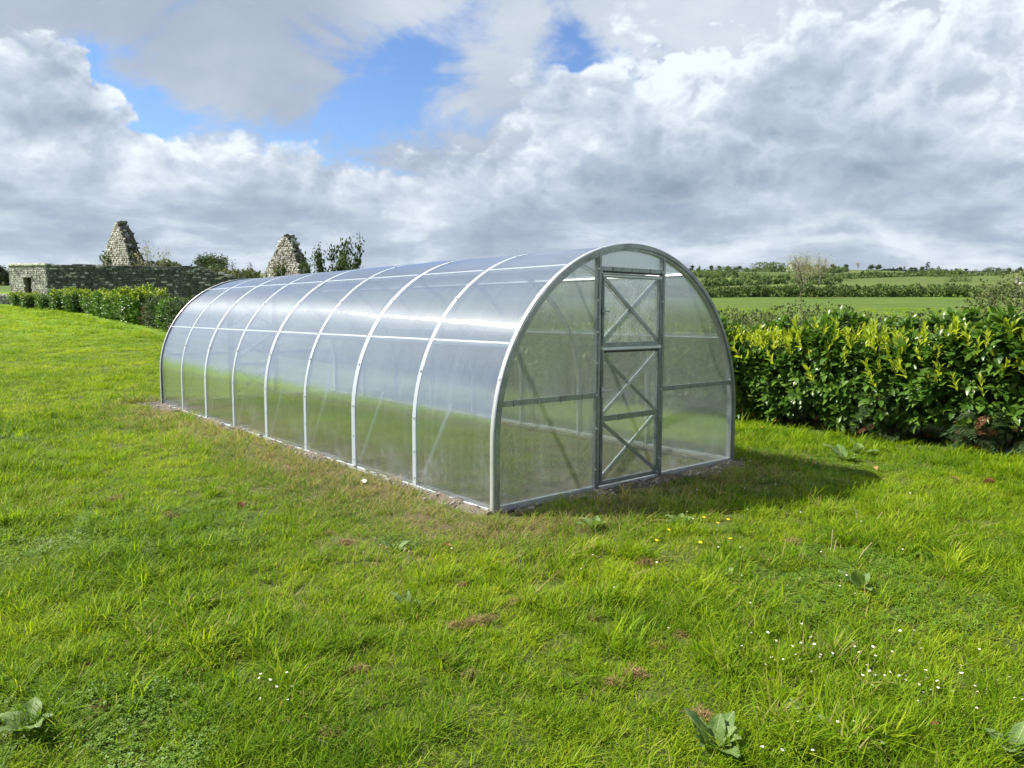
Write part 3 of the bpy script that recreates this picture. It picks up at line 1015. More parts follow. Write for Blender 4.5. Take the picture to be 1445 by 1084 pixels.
def build_soil():
    xs = np.arange(-2.3, 2.3, 0.05); ys = np.arange(-0.75, LEN + 0.7, 0.05)
    X, Y = np.meshgrid(xs, ys)
    d = rect_dist(X, Y)
    keep = (d > -0.16) & (d < soil_width(X, Y) + 0.02)
    Z = 0.020 + 0.018 * RNG.random(X.shape) + 0.02 * np.sin(X * 13 + Y * 9) * np.sin(Y * 17)
    Z = np.where(d > soil_width(X, Y) - 0.05, -0.01, Z)
    Z = np.where(d < 0.0, 0.012 + 0.004 * RNG.random(X.shape), Z)
    nx = len(xs)
    i = np.arange(X.size).reshape(X.shape)
    F = np.stack([i[:-1, :-1], i[:-1, 1:], i[1:, 1:], i[1:, :-1]], -1).reshape(-1, 4)
    F = F[keep[:-1, :-1].ravel() & keep[1:, 1:].ravel()]
    used, inv = np.unique(F, return_inverse=True)
    V = np.stack([X, Y, Z], -1).reshape(-1, 3)[used]
    o = link('soil_strip', mesh_np('soil_strip', V, inv.reshape(F.shape), M['soil'], True))
    o.matrix_world = GH_M
    tag(o, kind='structure')
    # crumbs and small stones lying on it
    n = 2600
    lx = RNG.uniform(-2.2, 2.2, n * 4); ly = RNG.uniform(-0.7, LEN + 0.6, n * 4)
    d = rect_dist(lx, ly)
    ok = (d > 0.02) & (d < soil_width(lx, ly) + 0.05)
    lx, ly = lx[ok][:n], ly[ok][:n]
    T = np.array([(1, 0, 0), (-1, 0, 0), (0, 1, 0), (0, -1, 0), (0, 0, 1), (0, 0, -.6)], float)
    TF = np.array([(0, 2, 4), (2, 1, 4), (1, 3, 4), (3, 0, 4), (2, 0, 5), (1, 2, 5), (3, 1, 5), (0, 3, 5)])
    s = RNG.uniform(0.004, 0.016, len(lx)) * RNG.choice([1, 1, 1, 1.7], len(lx))
    jit = RNG.uniform(0.6, 1.3, (len(lx), 6, 1))
    ang = RNG.uniform(0, 6.28, len(lx))
    c, sn = np.cos(ang), np.sin(ang)
    Rm = np.zeros((len(lx), 3, 3)); Rm[:, 0, 0] = c; Rm[:, 0, 1] = -sn; Rm[:, 1, 0] = sn; Rm[:, 1, 1] = c; Rm[:, 2, 2] = 0.7
    V = np.einsum('nij,nkj->nki', Rm, T[None] * jit) * s[:, None, None] + np.stack([lx, ly, np.full_like(lx, 0.035)], -1)[:, None]
    F = (TF[None] + np.arange(len(lx))[:, None, None] * 6).reshape(-1, 3)
    o = link('grit', mesh_np('grit', V.reshape(-1, 3), F, M['grit']))
    o.matrix_world = GH_M
    tag(o, kind='stuff')


build_soil()


# ------------------------------------------------------------------ grass: tufts of blades set out over the lawn
def fbm(x, y, s, seed=0.0, o=3):
    """Cheap smooth noise on arrays, roughly -1..1."""
    r = np.zeros_like(x); a = 1.0
    rg = np.random.default_rng(int(seed * 10) + 5)
    for k in range(o):
        for _ in range(3):
            th = rg.uniform(0, 6.28); f = s * (2 ** k) * rg.uniform(0.7, 1.4); p = rg.uniform(0, 6.28); p2 = rg.uniform(0, 6.28)
            r += a * 0.33 * np.sin((x * math.cos(th) + y * math.sin(th)) * f + p + 1.3 * np.sin((y * math.cos(th) - x * math.sin(th)) * f * 0.8 + p2))
        a *= 0.55
    return r / 1.3


def tuft_mesh(n, spread, h0, h1, w, lean, curl, rng):
    V, F = [], []
    for _ in range(n):
        a = rng.uniform(0, 2 * math.pi); rr = spread * math.sqrt(rng.random())
        bx, by = rr * math.cos(a), rr * math.sin(a)
        dr = rng.uniform(0, 2 * math.pi)
        dx, dy = math.cos(dr), math.sin(dr)
        h = rng.uniform(h0, h1); ww = w * rng.uniform(0.7, 1.3)
        l = lean * rng.uniform(0.2, 1.3); cu = curl * rng.uniform(0.2, 1.4)
        sx, sy = -dy * ww / 2, dx * ww / 2
        tw = rng.uniform(-0.6, 0.6)
        b = len(V)
        pts = []
        for t in (0.0, 0.45, 0.8, 1.0):
            out = h * (l * t + cu * t * t)
            up = h * (t - 0.38 * cu * t * t)
            pts.append((bx + dx * out + sx * tw * t * 2, by + dy * out + sy * tw * t * 2, max(up, 0.002)))
        wd = (1.0, 0.95, 0.6)
        for p, q in zip(pts[:3], wd):
            V += [(p[0] - sx * q, p[1] - sy * q, p[2]), (p[0] + sx * q, p[1] + sy * q, p[2])]
        V.append(pts[3])
        F += [(b, b + 1, b + 3, b + 2), (b + 2, b + 3, b + 5, b + 4), (b + 4, b + 5, b + 6)]
    return mesh_np('grass_tuft', np.array(V), F, M['blade'])


def clover_mesh(n, spread, rng):
    """A low mat of small three-part leaves."""
    V, F = [], []
    for _ in range(n):
        a = rng.uniform(0, 6.28); rr = spread * math.sqrt(rng.random())
        c = np.array([rr * math.cos(a), rr * math.sin(a), rng.uniform(.012, .035)])
        r = rng.uniform(.005, .009); t = rng.uniform(0, 6.28); ti = rng.normal(0, .25, 2)
        for k in range(3):
            q = t + k * 2.094
            b = len(V)
            for rad, da in ((0, 0), (r * .8, -.55), (r * 1.15, -.25), (r * 1.15, .25), (r * .8, .55)):
                x, y = rad * math.cos(q + da), rad * math.sin(q + da)
                V.append((c[0] + x, c[1] + y, c[2] + x * ti[0] + y * ti[1] + rad * .15))
            F.append((b, b + 1, b + 2, b + 3, b + 4))
    return mesh_np('clover_tuft', np.array(V), F, M['clover'])


def tuft_group(coll):
    g = bpy.data.node_groups.new('set_out_tufts', 'GeometryNodeTree')
    g.interface.new_socket('Geometry', in_out='INPUT', socket_type='NodeSocketGeometry')
    g.interface.new_socket('Geometry', in_out='OUTPUT', socket_type='NodeSocketGeometry')
    N = g.nodes; L = g.links
    gi, go = N.new('NodeGroupInput'), N.new('NodeGroupOutput')
    ci = N.new('GeometryNodeCollectionInfo')
    ci.inputs['Collection'].default_value = coll
    ci.inputs['Separate Children'].default_value = True
    ci.inputs['Reset Children'].default_value = True
    ip = N.new('GeometryNodeInstanceOnPoints')
    ip.inputs['Pick Instance'].default_value = True

    def att(name, dt):
        n = N.new('GeometryNodeInputNamedAttribute'); n.data_type = dt
        n.inputs['Name'].default_value = name
        return n.outputs[0]
    L.new(gi.outputs[0], ip.inputs['Points'])
    L.new(ci.outputs[0], ip.inputs['Instance'])
    L.new(att('pick', 'INT'), ip.inputs['Instance Index'])
    L.new(att('turn', 'FLOAT_VECTOR'), ip.inputs['Rotation'])
    L.new(att('size', 'FLOAT_VECTOR'), ip.inputs['Scale'])
    L.new(ip.outputs[0], go.inputs[0])
    return g


def lawn_points(y0, y1, dens, half=0.80, pad=1.2):
    """Random places on the ground the camera sees between two distances."""
    wmax = half * y1 + pad
    n = int(dens * (y1 - y0) * 2 * wmax)
    x = RNG.uniform(-wmax, wmax, n); y = RNG.uniform(y0, y1, n)
    ok = np.abs(x) < half * y + pad
    return x[ok], y[ok]


def build_grass():
    rng = np.random.default_rng(3)
    coll = bpy.data.collections.new('grass_tufts')
    kinds = []
    for k in range(5): kinds.append(tuft_mesh(26, 0.055, 0.025, 0.055, 0.0034, 0.5, 0.7, rng))      # 0-4 short sward
    for k in range(4): kinds.append(tuft_mesh(24, 0.045, 0.05, 0.10, 0.0038, 0.45, 0.75, rng))      # 5-8 longer
    for k in range(3): kinds.append(tuft_mesh(18, 0.04, 0.07, 0.14, 0.0056, 0.45, 0.9, rng))       # 9-11 rank clumps
    for k in range(3): kinds.append(tuft_mesh(26, 0.075, 0.03, 0.07, 0.0034, 1.5, 0.3, rng))        # 12-14 trodden flat
    for k in range(3): kinds.append(clover_mesh(46, 0.07, rng))                                      # 15-17 clover
    for i, me in enumerate(kinds):
        coll.objects.link(bpy.data.objects.new('tuft_%02d' % i, me))
    P = []
    for y0, y1, dens, sc in ((1.5, 3.2, 520, 1.0), (3.2, 5.2, 400, 1.05), (5.2, 8, 260, 1.15), (8, 12, 150, 1.35), (12, 19, 66, 1.8), (19, 30, 28, 2.5), (30, 56, 9, 3.6)):
        x, y = lawn_points(y0, y1, dens)
        P.append(np.stack([x, y, np.full_like(x, sc)], -1))
    P = np.concatenate(P)
    x, y, sc = P.T
    lx, ly = to_gh(x, y)
    d = rect_dist(lx, ly)
    inside = d < -0.02
    bare = (d >= -0.25) & (d < soil_width(lx, ly))
    worn = np.exp(-np.maximum(d - .5, 0) / 0.50) * np.where(lx > R_, 0.45, 1.0)
    worn = np.where(inside, 0.8, worn)
    worn = worn * np.clip(0.9 + 0.6 * fbm(x, y, 2.6, 1.0), .25, 1.4)
    hedge = (lx > 3.35) & (lx < 6.0) & (ly > -6)
    under = hedge & (RNG.random(len(x)) < 0.75) & (lx > 3.9)
    beyond = (lx > 4.2) & (RNG.random(len(x)) < 0.7)
    clump = fbm(x, y, 3.2, 2.0) + 0.5 * fbm(x, y, 9.0, 3.0)
    patch = fbm(x, y, 0.9, 4.0)
    keep = ~bare & ~under & ~beyond & (RNG.random(len(x)) > worn * 0.62)
    keep &= ~(inside & (RNG.random(len(x)) < 0.55))
    # thin, browner spots in the foreground
    thin = (fbm(x, y, 4.3, 6.0) > 0.62) & (RNG.random(len(x)) < 0.6)
    keep &= ~thin
    x, y, sc, lx, ly, d, worn, clump, patch, inside = (a[keep] for a in (x, y, sc, lx, ly, d, worn, clump, patch, inside))
    n = len(x)
    r = RNG.random(n)
    rank = clump + 0.45 * patch + 0.5 * RNG.normal(size=n) * 0.6
    rank = np.where((ly < 0) & (y < 5), rank + 0.12, rank)
    pick = np.where(rank > 0.88, RNG.integers(9, 12, n), np.where(rank > 0.25, RNG.integers(5, 9, n), RNG.integers(0, 5, n)))
    pick = np.where((worn > 0.35) & (r < 0.75), RNG.integers(12, 15, n), pick)
    pick = np.where((y > 12) & (pick > 8), pick - 5, pick)
    edge = (lx > 3.0) & (lx < 4.2)
    pick = np.where(edge & (r < 0.55), RNG.integers(5, 12, n), pick)
    clov = (fbm(x, y, 1.7, 11.0) > 0.30) & (RNG.random(n) < 0.30) & (y < 9) & (d > .7)
    pick = np.where(clov, RNG.integers(15, 18, n), pick)
    tint = 0.51 + 0.21 * fbm(x, y, 1.3, 7.0) + 0.10 * fbm(x, y, 6.0, 8.0) + 0.10 * RNG.normal(size=n)
    tint += np.where(pick >= 5, -0.05, 0.05) + 0.10 * np.clip((y - 6) / 14, 0, 1)
    dry = 0.02 + 0.16 * np.maximum(fbm(x, y, 1.9, 9.0), 0) + 0.66 * np.clip(worn, 0, 1) + 0.09 * RNG.normal(size=n)
    dry -= np.where(edge, 0.1, 0)
    siz = sc * RNG.uniform(0.75, 1.25, n)
    hz = siz * np.where(y > 12, 0.75, 1.0) * (1 + 0.18 * clump)
    hz = np.where(y > 19, hz * 0.7, hz)
    turn = np.stack([RNG.normal(0, 0.10, n) - TILT, RNG.normal(0, 0.10, n), RNG.uniform(0, 6.28, n)], -1)
    z = gz(x, y) - 0.004
    me = bpy.data.meshes.new('lawn_grass')
    me.vertices.add(n)
    me.vertices.foreach_set('co', np.stack([x, y, z], -1).astype(np.float32).ravel())
    for nm, tp, arr in (('pick', 'INT', pick.astype(np.int32)), ('tint', 'FLOAT', tint.astype(np.float32)), ('dry', 'FLOAT', dry.astype(np.float32))):
        a = me.attributes.new(nm, tp, 'POINT'); a.data.foreach_set('value', arr)
    for nm, arr in (('turn', turn), ('size', np.stack([siz, siz, hz], -1))):
        a = me.attributes.new(nm, 'FLOAT_VECTOR', 'POINT'); a.data.foreach_set('vector', arr.astype(np.float32).ravel())
    me.update()
    o = link('lawn_grass', me)
    md = o.modifiers.new('tufts', 'NODES'); md.node_group = tuft_group(coll)
    tag(o, kind='stuff')


build_grass()


# ------------------------------------------------------------------ leaves, bushes and trees
def frames(d, up):
    """Orthonormal frames (n,3,3): columns x (across), y (along d), z (leaf face)."""
    d = d / np.linalg.norm(d, axis=1, keepdims=True)
    x = np.cross(d, up)
    l = np.linalg.norm(x, axis=1, keepdims=True)
    x = np.where(l < 1e-4, np.array([1.0, 0, 0]), x / np.maximum(l, 1e-6))
    z = np.cross(x, d)
    return np.stack([x, d, z], -1)


def scatter(T, TF, pos, fr, s):
    """Copies of a small template as one vertex and face array."""
    T = np.asarray(T, float); TF = np.asarray(TF)
    s = np.asarray(s, float)
    S = s[:, None, None] if s.ndim == 1 else s[:, None, :]
    V = np.einsum('nij,nkj->nki', fr, T[None] * S) + pos[:, None]
    F = TF[None] + (np.arange(len(pos)) * len(T))[:, None, None]
    return V.reshape(-1, 3), F.reshape(-1, TF.shape[1])


LAUREL_T = [(0, 0, 0), (-.20, .32, .06), (0, .30, 0), (.20, .32, .06), (-.20, .66, .03), (0, .66, -.03), (.20, .66, .03), (0, 1, -.15)]
LAUREL_F = [(0, 2, 1), (0, 3, 2), (1, 2, 5), (1, 5, 4), (2, 3, 6), (2, 6, 5), (4, 5, 7), (5, 6, 7)]
NARROW_T = [(x * 0.72, y, z) for x, y, z in LAUREL_T]
CARD_T = [(0, 0, 0), (-.34, .45, .05), (0, 1, -.08), (.34, .5, .05)]
CARD_F = [(0, 3, 2), (0, 2, 1)]


def sprigs(c, axis, rng, per=8, length=0.16, leaf=0.11, spread=0.9, t0=0.1):
    """Leaves spiralling round short twigs. c, axis: (n,3). Returns leaf positions, directions, faces, sizes."""
    n = len(c)
    axis = axis / np.linalg.norm(axis, axis=1, keepdims=True)
    k = np.tile(np.arange(per), n)
    cc, aa = np.repeat(c, per, 0), np.repeat(axis, per, 0)
    t = t0 + (k + rng.uniform(-.3, .3, n * per)) / per
    ph = k * 2.4 + np.repeat(rng.uniform(0, 6.28, n), per)
    ref = np.tile(np.array([0.21, 0.33, 0.92]), (n * per, 1))
    p = np.cross(aa, ref); p /= np.maximum(np.linalg.norm(p, axis=1, keepdims=True), 1e-5)
    q = np.cross(aa, p)
    rad = p * np.cos(ph)[:, None] + q * np.sin(ph)[:, None]
    sp = spread * rng.uniform(0.6, 1.2, n * per) * (1.15 - 0.75 * t)
    d = aa * 0.75 + rad * sp[:, None] + rng.normal(0, 0.12, (n * per, 3))
    pos = cc + aa * (t * length)[:, None]
    up = aa * 0.9 + np.array([0, 0, 0.5]) + rng.normal(0, 0.2, (n * per, 3))
    sz = leaf * rng.uniform(0.65, 1.2, n * per)
    return pos, d, up, sz


def box_shell(n, sx, sy, z0, z1, rng, rough=0.16, depth=0.14, top=0.35, sides=(1, 1, 1, 1), roundness=0.35):
    """Places near the skin of a clipped, uneven bush and their outward directions."""
    P, D = [], []
    h = z1 - z0
    area = np.array([sy * h * sides[0], sy * h * sides[1], sx * h * sides[2], sx * h * sides[3], sx * sy * (0.6 + top)])
    which = rng.choice(5, n, p=area / area.sum())
    u, v = rng.uniform(-1, 1, n), rng.uniform(0, 1, n)
    x = np.where(which == 0, -sx / 2, np.where(which == 1, sx / 2, u * sx / 2))
    y = np.where(which == 2, -sy / 2, np.where(which == 3, sy / 2, np.where(which == 4, rng.uniform(-1, 1, n) * sy / 2, u * sy / 2)))
    z = np.where(which == 4, z1, z0 + v * h)
    nx = np.where(which == 0, -1.0, np.where(which == 1, 1.0, 0)); ny = np.where(which == 2, -1.0, np.where(which == 3, 1.0, 0)); nz = np.where(which == 4, 1.0, 0.05)
    # round the shoulders, belly out in the middle, tuck in at the foot
    tz = (z - z0) / h
    pinch = 1 - roundness * np.clip(tz - 0.65, 0, 1) ** 2 * 4 - 0.30 * np.clip(0.35 - tz, 0, 1) ** 1.5 * 3
    x = x * np.where(which < 2, pinch, 1); y = y * np.where((which == 2) | (which == 3), pinch, 1)
    nz = nz + np.where(which < 4, 1.2 * np.clip(tz - 0.6, 0, 1), 0)
    e = np.maximum(np.abs(x) / (sx / 2) - 0.7, 0) + np.maximum(np.abs(y) / (sy / 2) - 0.7, 0)
    z = np.where(which == 4, z - e * 0.5 * h * roundness, z)
    off = -rng.exponential(depth, n) + rough * fbm(x + z * 0.7, y - z * 0.4, 2.6, rng.integers(1, 60), 3)
    P = np.stack([x + nx * off, y + ny * off, z + np.where(which == 4, off, 0)], -1)
    D = np.stack([nx, ny, nz], -1) + rng.normal(0, 0.25, (n, 3))
    P[:, 2] = np.maximum(P[:, 2], 0.03)
    return P, D, off


def branch_set(m, base, n, h, spread, rng, r0=0.022, seg=5):
    for _ in range(n):
        a = rng.uniform(0, 6.28)
        p = Vector(base) + Vector((rng.uniform(-.5, .5) * spread[0], rng.uniform(-.5, .5) * spread[1], 0))
        d = Vector((math.cos(a) * 0.4, math.sin(a) * 0.4, 1.0))
        pts = [p + Vector((0, 0, -0.06))]
        for k in range(4):
            d = (d + Vector(rng.normal(0, 0.22, 3))).normalized()
            pts.append(pts[-1] + d * h / 4)
        m.tube(pts, [r0, r0 * .85, r0 * .65, r0 * .5, r0 * .3], seg)


# ---- the tall cherry-laurel hedge on the right of the greenhouse
def build_hedge():
    rng = np.random.default_rng(21)
    root = empty('laurel_hedge')
    x0, y0 = from_gh(4.85, 0)
    root.location = (x0, y0, float(gz(x0, y0)))
    root.rotation_euler = (-TILT, 0, GH_YAW)
    root.rotation_euler = (Matrix.Rotation(-TILT, 3, 'X') @ Matrix.Rotation(GH_YAW, 3, 'Z')).to_euler()
    tag(root, 'long glossy cherry laurel hedge running past the right side of the greenhouse', 'hedge')
    Y0, Y1 = -6.2, 21.5
    cy, ly = (Y0 + Y1) / 2, Y1 - Y0
    LV, LF, SV, SF = [], [], [], []
    big = []                                                 # the leaves that show largest become parts
    # dense in the stretch that is seen, thinner behind the greenhouse
    for a, b, n in ((Y0, -2.9, 900), (-2.9, 2.8, 3300), (2.8, 8, 1300), (8, 21.5, 2200)):
        P, D, off = box_shell(n, 1.55, b - a, 0.18, 1.16, rng, 0.30, 0.10, 0.5, (1, .35, 0, 0), 0.40)
        P[:, 1] += (a + b) / 2
        P[:, 2] += 0.13 * fbm(P[:, 1], P[:, 1] * 0.3, 1.7, 3.0) + np.clip(P[:, 2] - .5, 0, 1) * .16 * fbm(P[:, 1], P[:, 0], 4.2, 5.0)
        drop = (P[:, 2] < 0.55) & (rng.random(len(P)) < 0.20)
        P, D = P[~drop], D[~drop]
        D = D + np.array([-.15, 0, 0.40]) + rng.normal(0, .25, D.shape)
        pos, d, up, sz = sprigs(P, D, rng, 8, 0.13, 0.130, 1.35)
        d[:, 2] -= 0.25 * rng.random(len(d))
        fr = frames(d, up)
        if a == -2.9:
            # nearest, outermost leaves on the side towards the camera
            sc = -P.repeat(8, 0)[:, 0] - 0.35 * pos[:, 1] + rng.uniform(0, 0.5, len(pos))
            sc = np.where((pos[:, 1] > -2.6) & (pos[:, 1] < 2.2), sc, -99)
            pick = np.argsort(-sc)[:300]
            mask = np.zeros(len(pos), bool); mask[pick] = True
            big = [(pos[i], fr[i], sz[i] * 1.18) for i in pick]
            pos, fr, sz = pos[~mask], fr[~mask], sz[~mask]
        V, F = scatter(LAUREL_T, LAUREL_F, pos, fr, sz)
        LF.append(F + sum(len(v) for v in LV)); LV.append(V)
    # dark leaves deep inside, so that nothing shows through
    n = 5200
    P = np.stack([rng.uniform(-.42, .5, n), rng.uniform(Y0, Y1, n), rng.uniform(.2, 1.02, n)], -1)
    V, F = scatter(CARD_T, CARD_F, P, frames(rng.normal(size=(n, 3)), rng.normal(size=(n, 3))), rng.uniform(.16, .28, n))
    tag(link('inner_foliage', mesh_np('inner_foliage', V, F, M['laurel']), root), kind='stuff')
    tag(link('foliage', mesh_np('foliage', np.concatenate(LV), np.concatenate(LF), M['laurel']), root), kind='stuff')
    lm = mesh_np('leaf', LAUREL_T, np.array(LAUREL_F), M['laurel_one'])
    ym = mesh_np('leaf_yellow', LAUREL_T, np.array(LAUREL_F), M['yellow_leaf'])
    for k, (p, f, s) in enumerate(big):
        o = link('leaf', ym if k in (31, 97, 180, 222) else lm, root)
        o.matrix_local = Matrix.Translation(Vector(p)) @ Matrix(f.tolist()).to_4x4() @ Matrix.Scale(float(s), 4)
        if k in (31, 97, 180, 222): o['label'] = 'yellowed leaf'
    # pale upright new growth along the top
    sm = []
    for k in range(6):
        pos, d, up, sz = sprigs(np.zeros((1, 3)), np.array([[rng.uniform(-.12, .12), rng.uniform(-.12, .12), 1.0]]), rng, 10, 0.15, 0.088, 0.50, 0.0)
        V, F = scatter(NARROW_T, LAUREL_F, pos, frames(d, up), sz)
        sm.append(mesh_np('shoot', V, F, M['shoot']))
    ys = []
    for k in range(300):
        y = rng.uniform(-4.2, 2.8)
        x = -0.78 + abs(rng.normal(0, 0.34))
        t = rng.random()
        z = 1.17 + 0.13 * fbm(np.array([y]), np.array([y * .3]), 1.7, 3.0)[0] + rng.uniform(-.10, .05)
        if x > 0.6: continue
        if k % 3 == 0:                                       # some lower, on the sunny shoulder of the face
            z = rng.uniform(0.6, 1.12); x = -0.86 + 0.1 * (z - .6)
        o = link('shoot', sm[k % 6], root)
        o.location = (x, y, z)
        o.rotation_euler = (rng.normal(0, .16), rng.normal(0, .16) - (0.35 if k % 3 == 0 else 0.0), rng.uniform(0, 6.28))
        s = rng.uniform(0.85, 1.5)
        o.scale = (s, s, s)
    # more new growth between and further along
    n = 760
    P = np.stack([rng.normal(-.3, .35, n), rng.uniform(-3.0, Y1, n), 1.17 + rng.uniform(-.14, .04, n)], -1)
    pos, d, up, sz = sprigs(P, np.tile([[0, 0, 1.0]], (n, 1)), rng, 7, .15, .09, .5, 0)
    V, F = scatter(NARROW_T, LAUREL_F, pos, frames(d, up), sz)
    tag(link('new_growth', mesh_np('new_growth', V, F, M['shoot']), root), kind='stuff')
    # woody stems and brown leaves near the ground
    m = MB()
    for y in np.arange(Y0 + .3, Y1, .55):
        branch_set(m, (rng.uniform(-.25, .25), y, 0), 3, 0.85, (.7, .5), rng)
    m.build('stem', M['bark'], root, True)
    n = 110
    P = np.stack([rng.uniform(-.72, -.2, n), rng.uniform(-3.2, 3.2, n), rng.uniform(.03, .42, n)], -1)
    V, F = scatter(LAUREL_T, LAUREL_F, P, frames(rng.normal(size=(n, 3)), rng.normal(size=(n, 3))), rng.uniform(.06, .11, n))
    tag(link('brown_foliage', mesh_np('brown_foliage', V, F, M['dead_leaf']), root), kind='stuff')


build_hedge()


# ---- cypress fronds growing out of the foot of the laurel
def frond_mesh(rng, L=0.34, mat='cypress'):
    V, F = [], []

    def strip(p, d, w, l):
        b = len(V)
        s = Vector((-d.y, d.x, 0)) * w
        V.extend([tuple(p - s * .6), tuple(p + s * .6), tuple(p + d * l * .6 + s), tuple(p + d * l), tuple(p + d * l * .6 - s)])
        F.append((b, b + 1, b + 2)); F.append((b, b + 2, b + 4)); F.append((b + 2, b + 3, b + 4))
    for k in range(10):
        t = k / 9
        c = Vector((0, L * t, -0.30 * L * t * t))
        for s in ((-1, 1) if k < 9 else (0,)):
            if s == 0:
                strip(c, Vector((0, 1, -.2)), .004, .04); continue
            l = L * (0.42 * (1 - t) + 0.10) * rng.uniform(.7, 1.1)
            d = Vector((s * 0.72, 0.72, rng.uniform(-.3, .05))).normalized()
            for j in range(3):
                u = (j + .8) / 3.4
                q = c + d * l * u
                for s2 in (-1, 1):
                    dd = Vector((d.x * .8 - s2 * d.y * .5, d.y * .8 + s2 * d.x * .5, rng.uniform(-.3, .1))).normalized()
                    strip(q, dd, .0026, .016 + .014 * (1 - u))
            strip(c, d, .0034, l)
    strip(Vector((0, 0, 0)), Vector((0, 1, -.14)).normalized(), .003, L)
    return mesh_np('frond', np.array(V), np.array(F), M[mat])


def build_cypress(name, lx, ly, n, label, w, zmax, seed):
    rng = np.random.default_rng(seed)
    x, y = from_gh(lx, ly)
    root = empty(name, (x, y, float(gz(x, y))), (-TILT, 0, GH_YAW))
    root.rotation_euler = (Matrix.Rotation(-TILT, 3, 'X') @ Matrix.Rotation(GH_YAW, 3, 'Z')).to_euler()
    tag(root, label, 'shrub')
    fm = [frond_mesh(rng, L) for L in (.20, .26, .16)]
    bm_ = frond_mesh(rng, .18, 'brown_frond')
    st = MB(); branch_set(st, (0.3, 0, 0), 4, zmax * 1.1, (.1, w * .8), rng, .016)
    st.build('stem', M['bark'], root, True)
    for k in range(n):
        o = link('frond', bm_ if k % 7 == 6 else fm[k % 3], root)
        z = rng.uniform(0.06, zmax)
        o.location = (rng.uniform(-.05, .32), rng.uniform(-w / 2, w / 2), z)
        d = Vector((-1.0, rng.normal(0, .55), rng.uniform(-.55, .35)))
        f = frames(np.array([d]), np.array([[rng.normal(-.4, .3), rng.normal(0, .3), 1.0]]))[0]
        s = rng.uniform(.75, 1.2)
        o.matrix_local = Matrix.Translation(o.location) @ Matrix(f.tolist()).to_4x4() @ Matrix.Scale(s, 4)
        if k % 7 == 6: o['label'] = 'browned frond'


build_cypress('cypress_shrub', 4.06, -0.35, 60, 'feathery cypress fronds poking from the middle of the laurel hedge foot', .5, .62, 5)
build_cypress('cypress_shrub', 4.06, -1.75, 120, 'widest feathery cypress, drooping to the grass under the laurel hedge', 1.3, .50, 6)
build_cypress('cypress_shrub', 4.1, -2.75, 60, 'feathery cypress fronds at the near end of the laurel hedge', .7, .42, 8)


# ---- laurels and conifers planted in line beyond the greenhouse
def bush_meshes(seed, w, d, h, n, fm, sm=None, shoots=40, leaf=.12):
    rng = np.random.default_rng(seed)
    P, D, off = box_shell(n, d, w, 0.05, h, rng, .20, .10, .6, (1, 1, 1, 1), .45)
    pos, dd, up, sz = sprigs(P, D + np.array([0, 0, .5]), rng, 7, .16, leaf)
    V, F = scatter(LAUREL_T, LAUREL_F, pos, frames(dd, up), sz)
    n2 = 900
    Q = np.stack([rng.uniform(-.3, .3, n2) * d, rng.uniform(-.36, .36, n2) * w, rng.uniform(.1, .85, n2) * h], -1)
    V2, F2 = scatter(CARD_T, CARD_F, Q, frames(rng.normal(size=(n2, 3)), rng.normal(size=(n2, 3))), rng.uniform(.18, .3, n2))
    a = mesh_np('foliage', np.concatenate([V, V2]), np.concatenate([F, F2 + len(V)]), fm)
    b = None
    if shoots:
        k = rng.choice(len(P), min(len(P), shoots * 3), replace=False)
        k = k[np.argsort(-P[k, 2])][:shoots]
        pos, dd, up, sz = sprigs(P[k], np.array([[0, 0, 1.0]]) + 0.35 * D[k] / np.linalg.norm(D[k], axis=1, keepdims=True), rng, 9, .18, .11, .5, .0)
        V, F = scatter(NARROW_T, LAUREL_F, pos, frames(dd, up), sz)
        b = mesh_np('new_growth', V, F, sm)
    return a, b


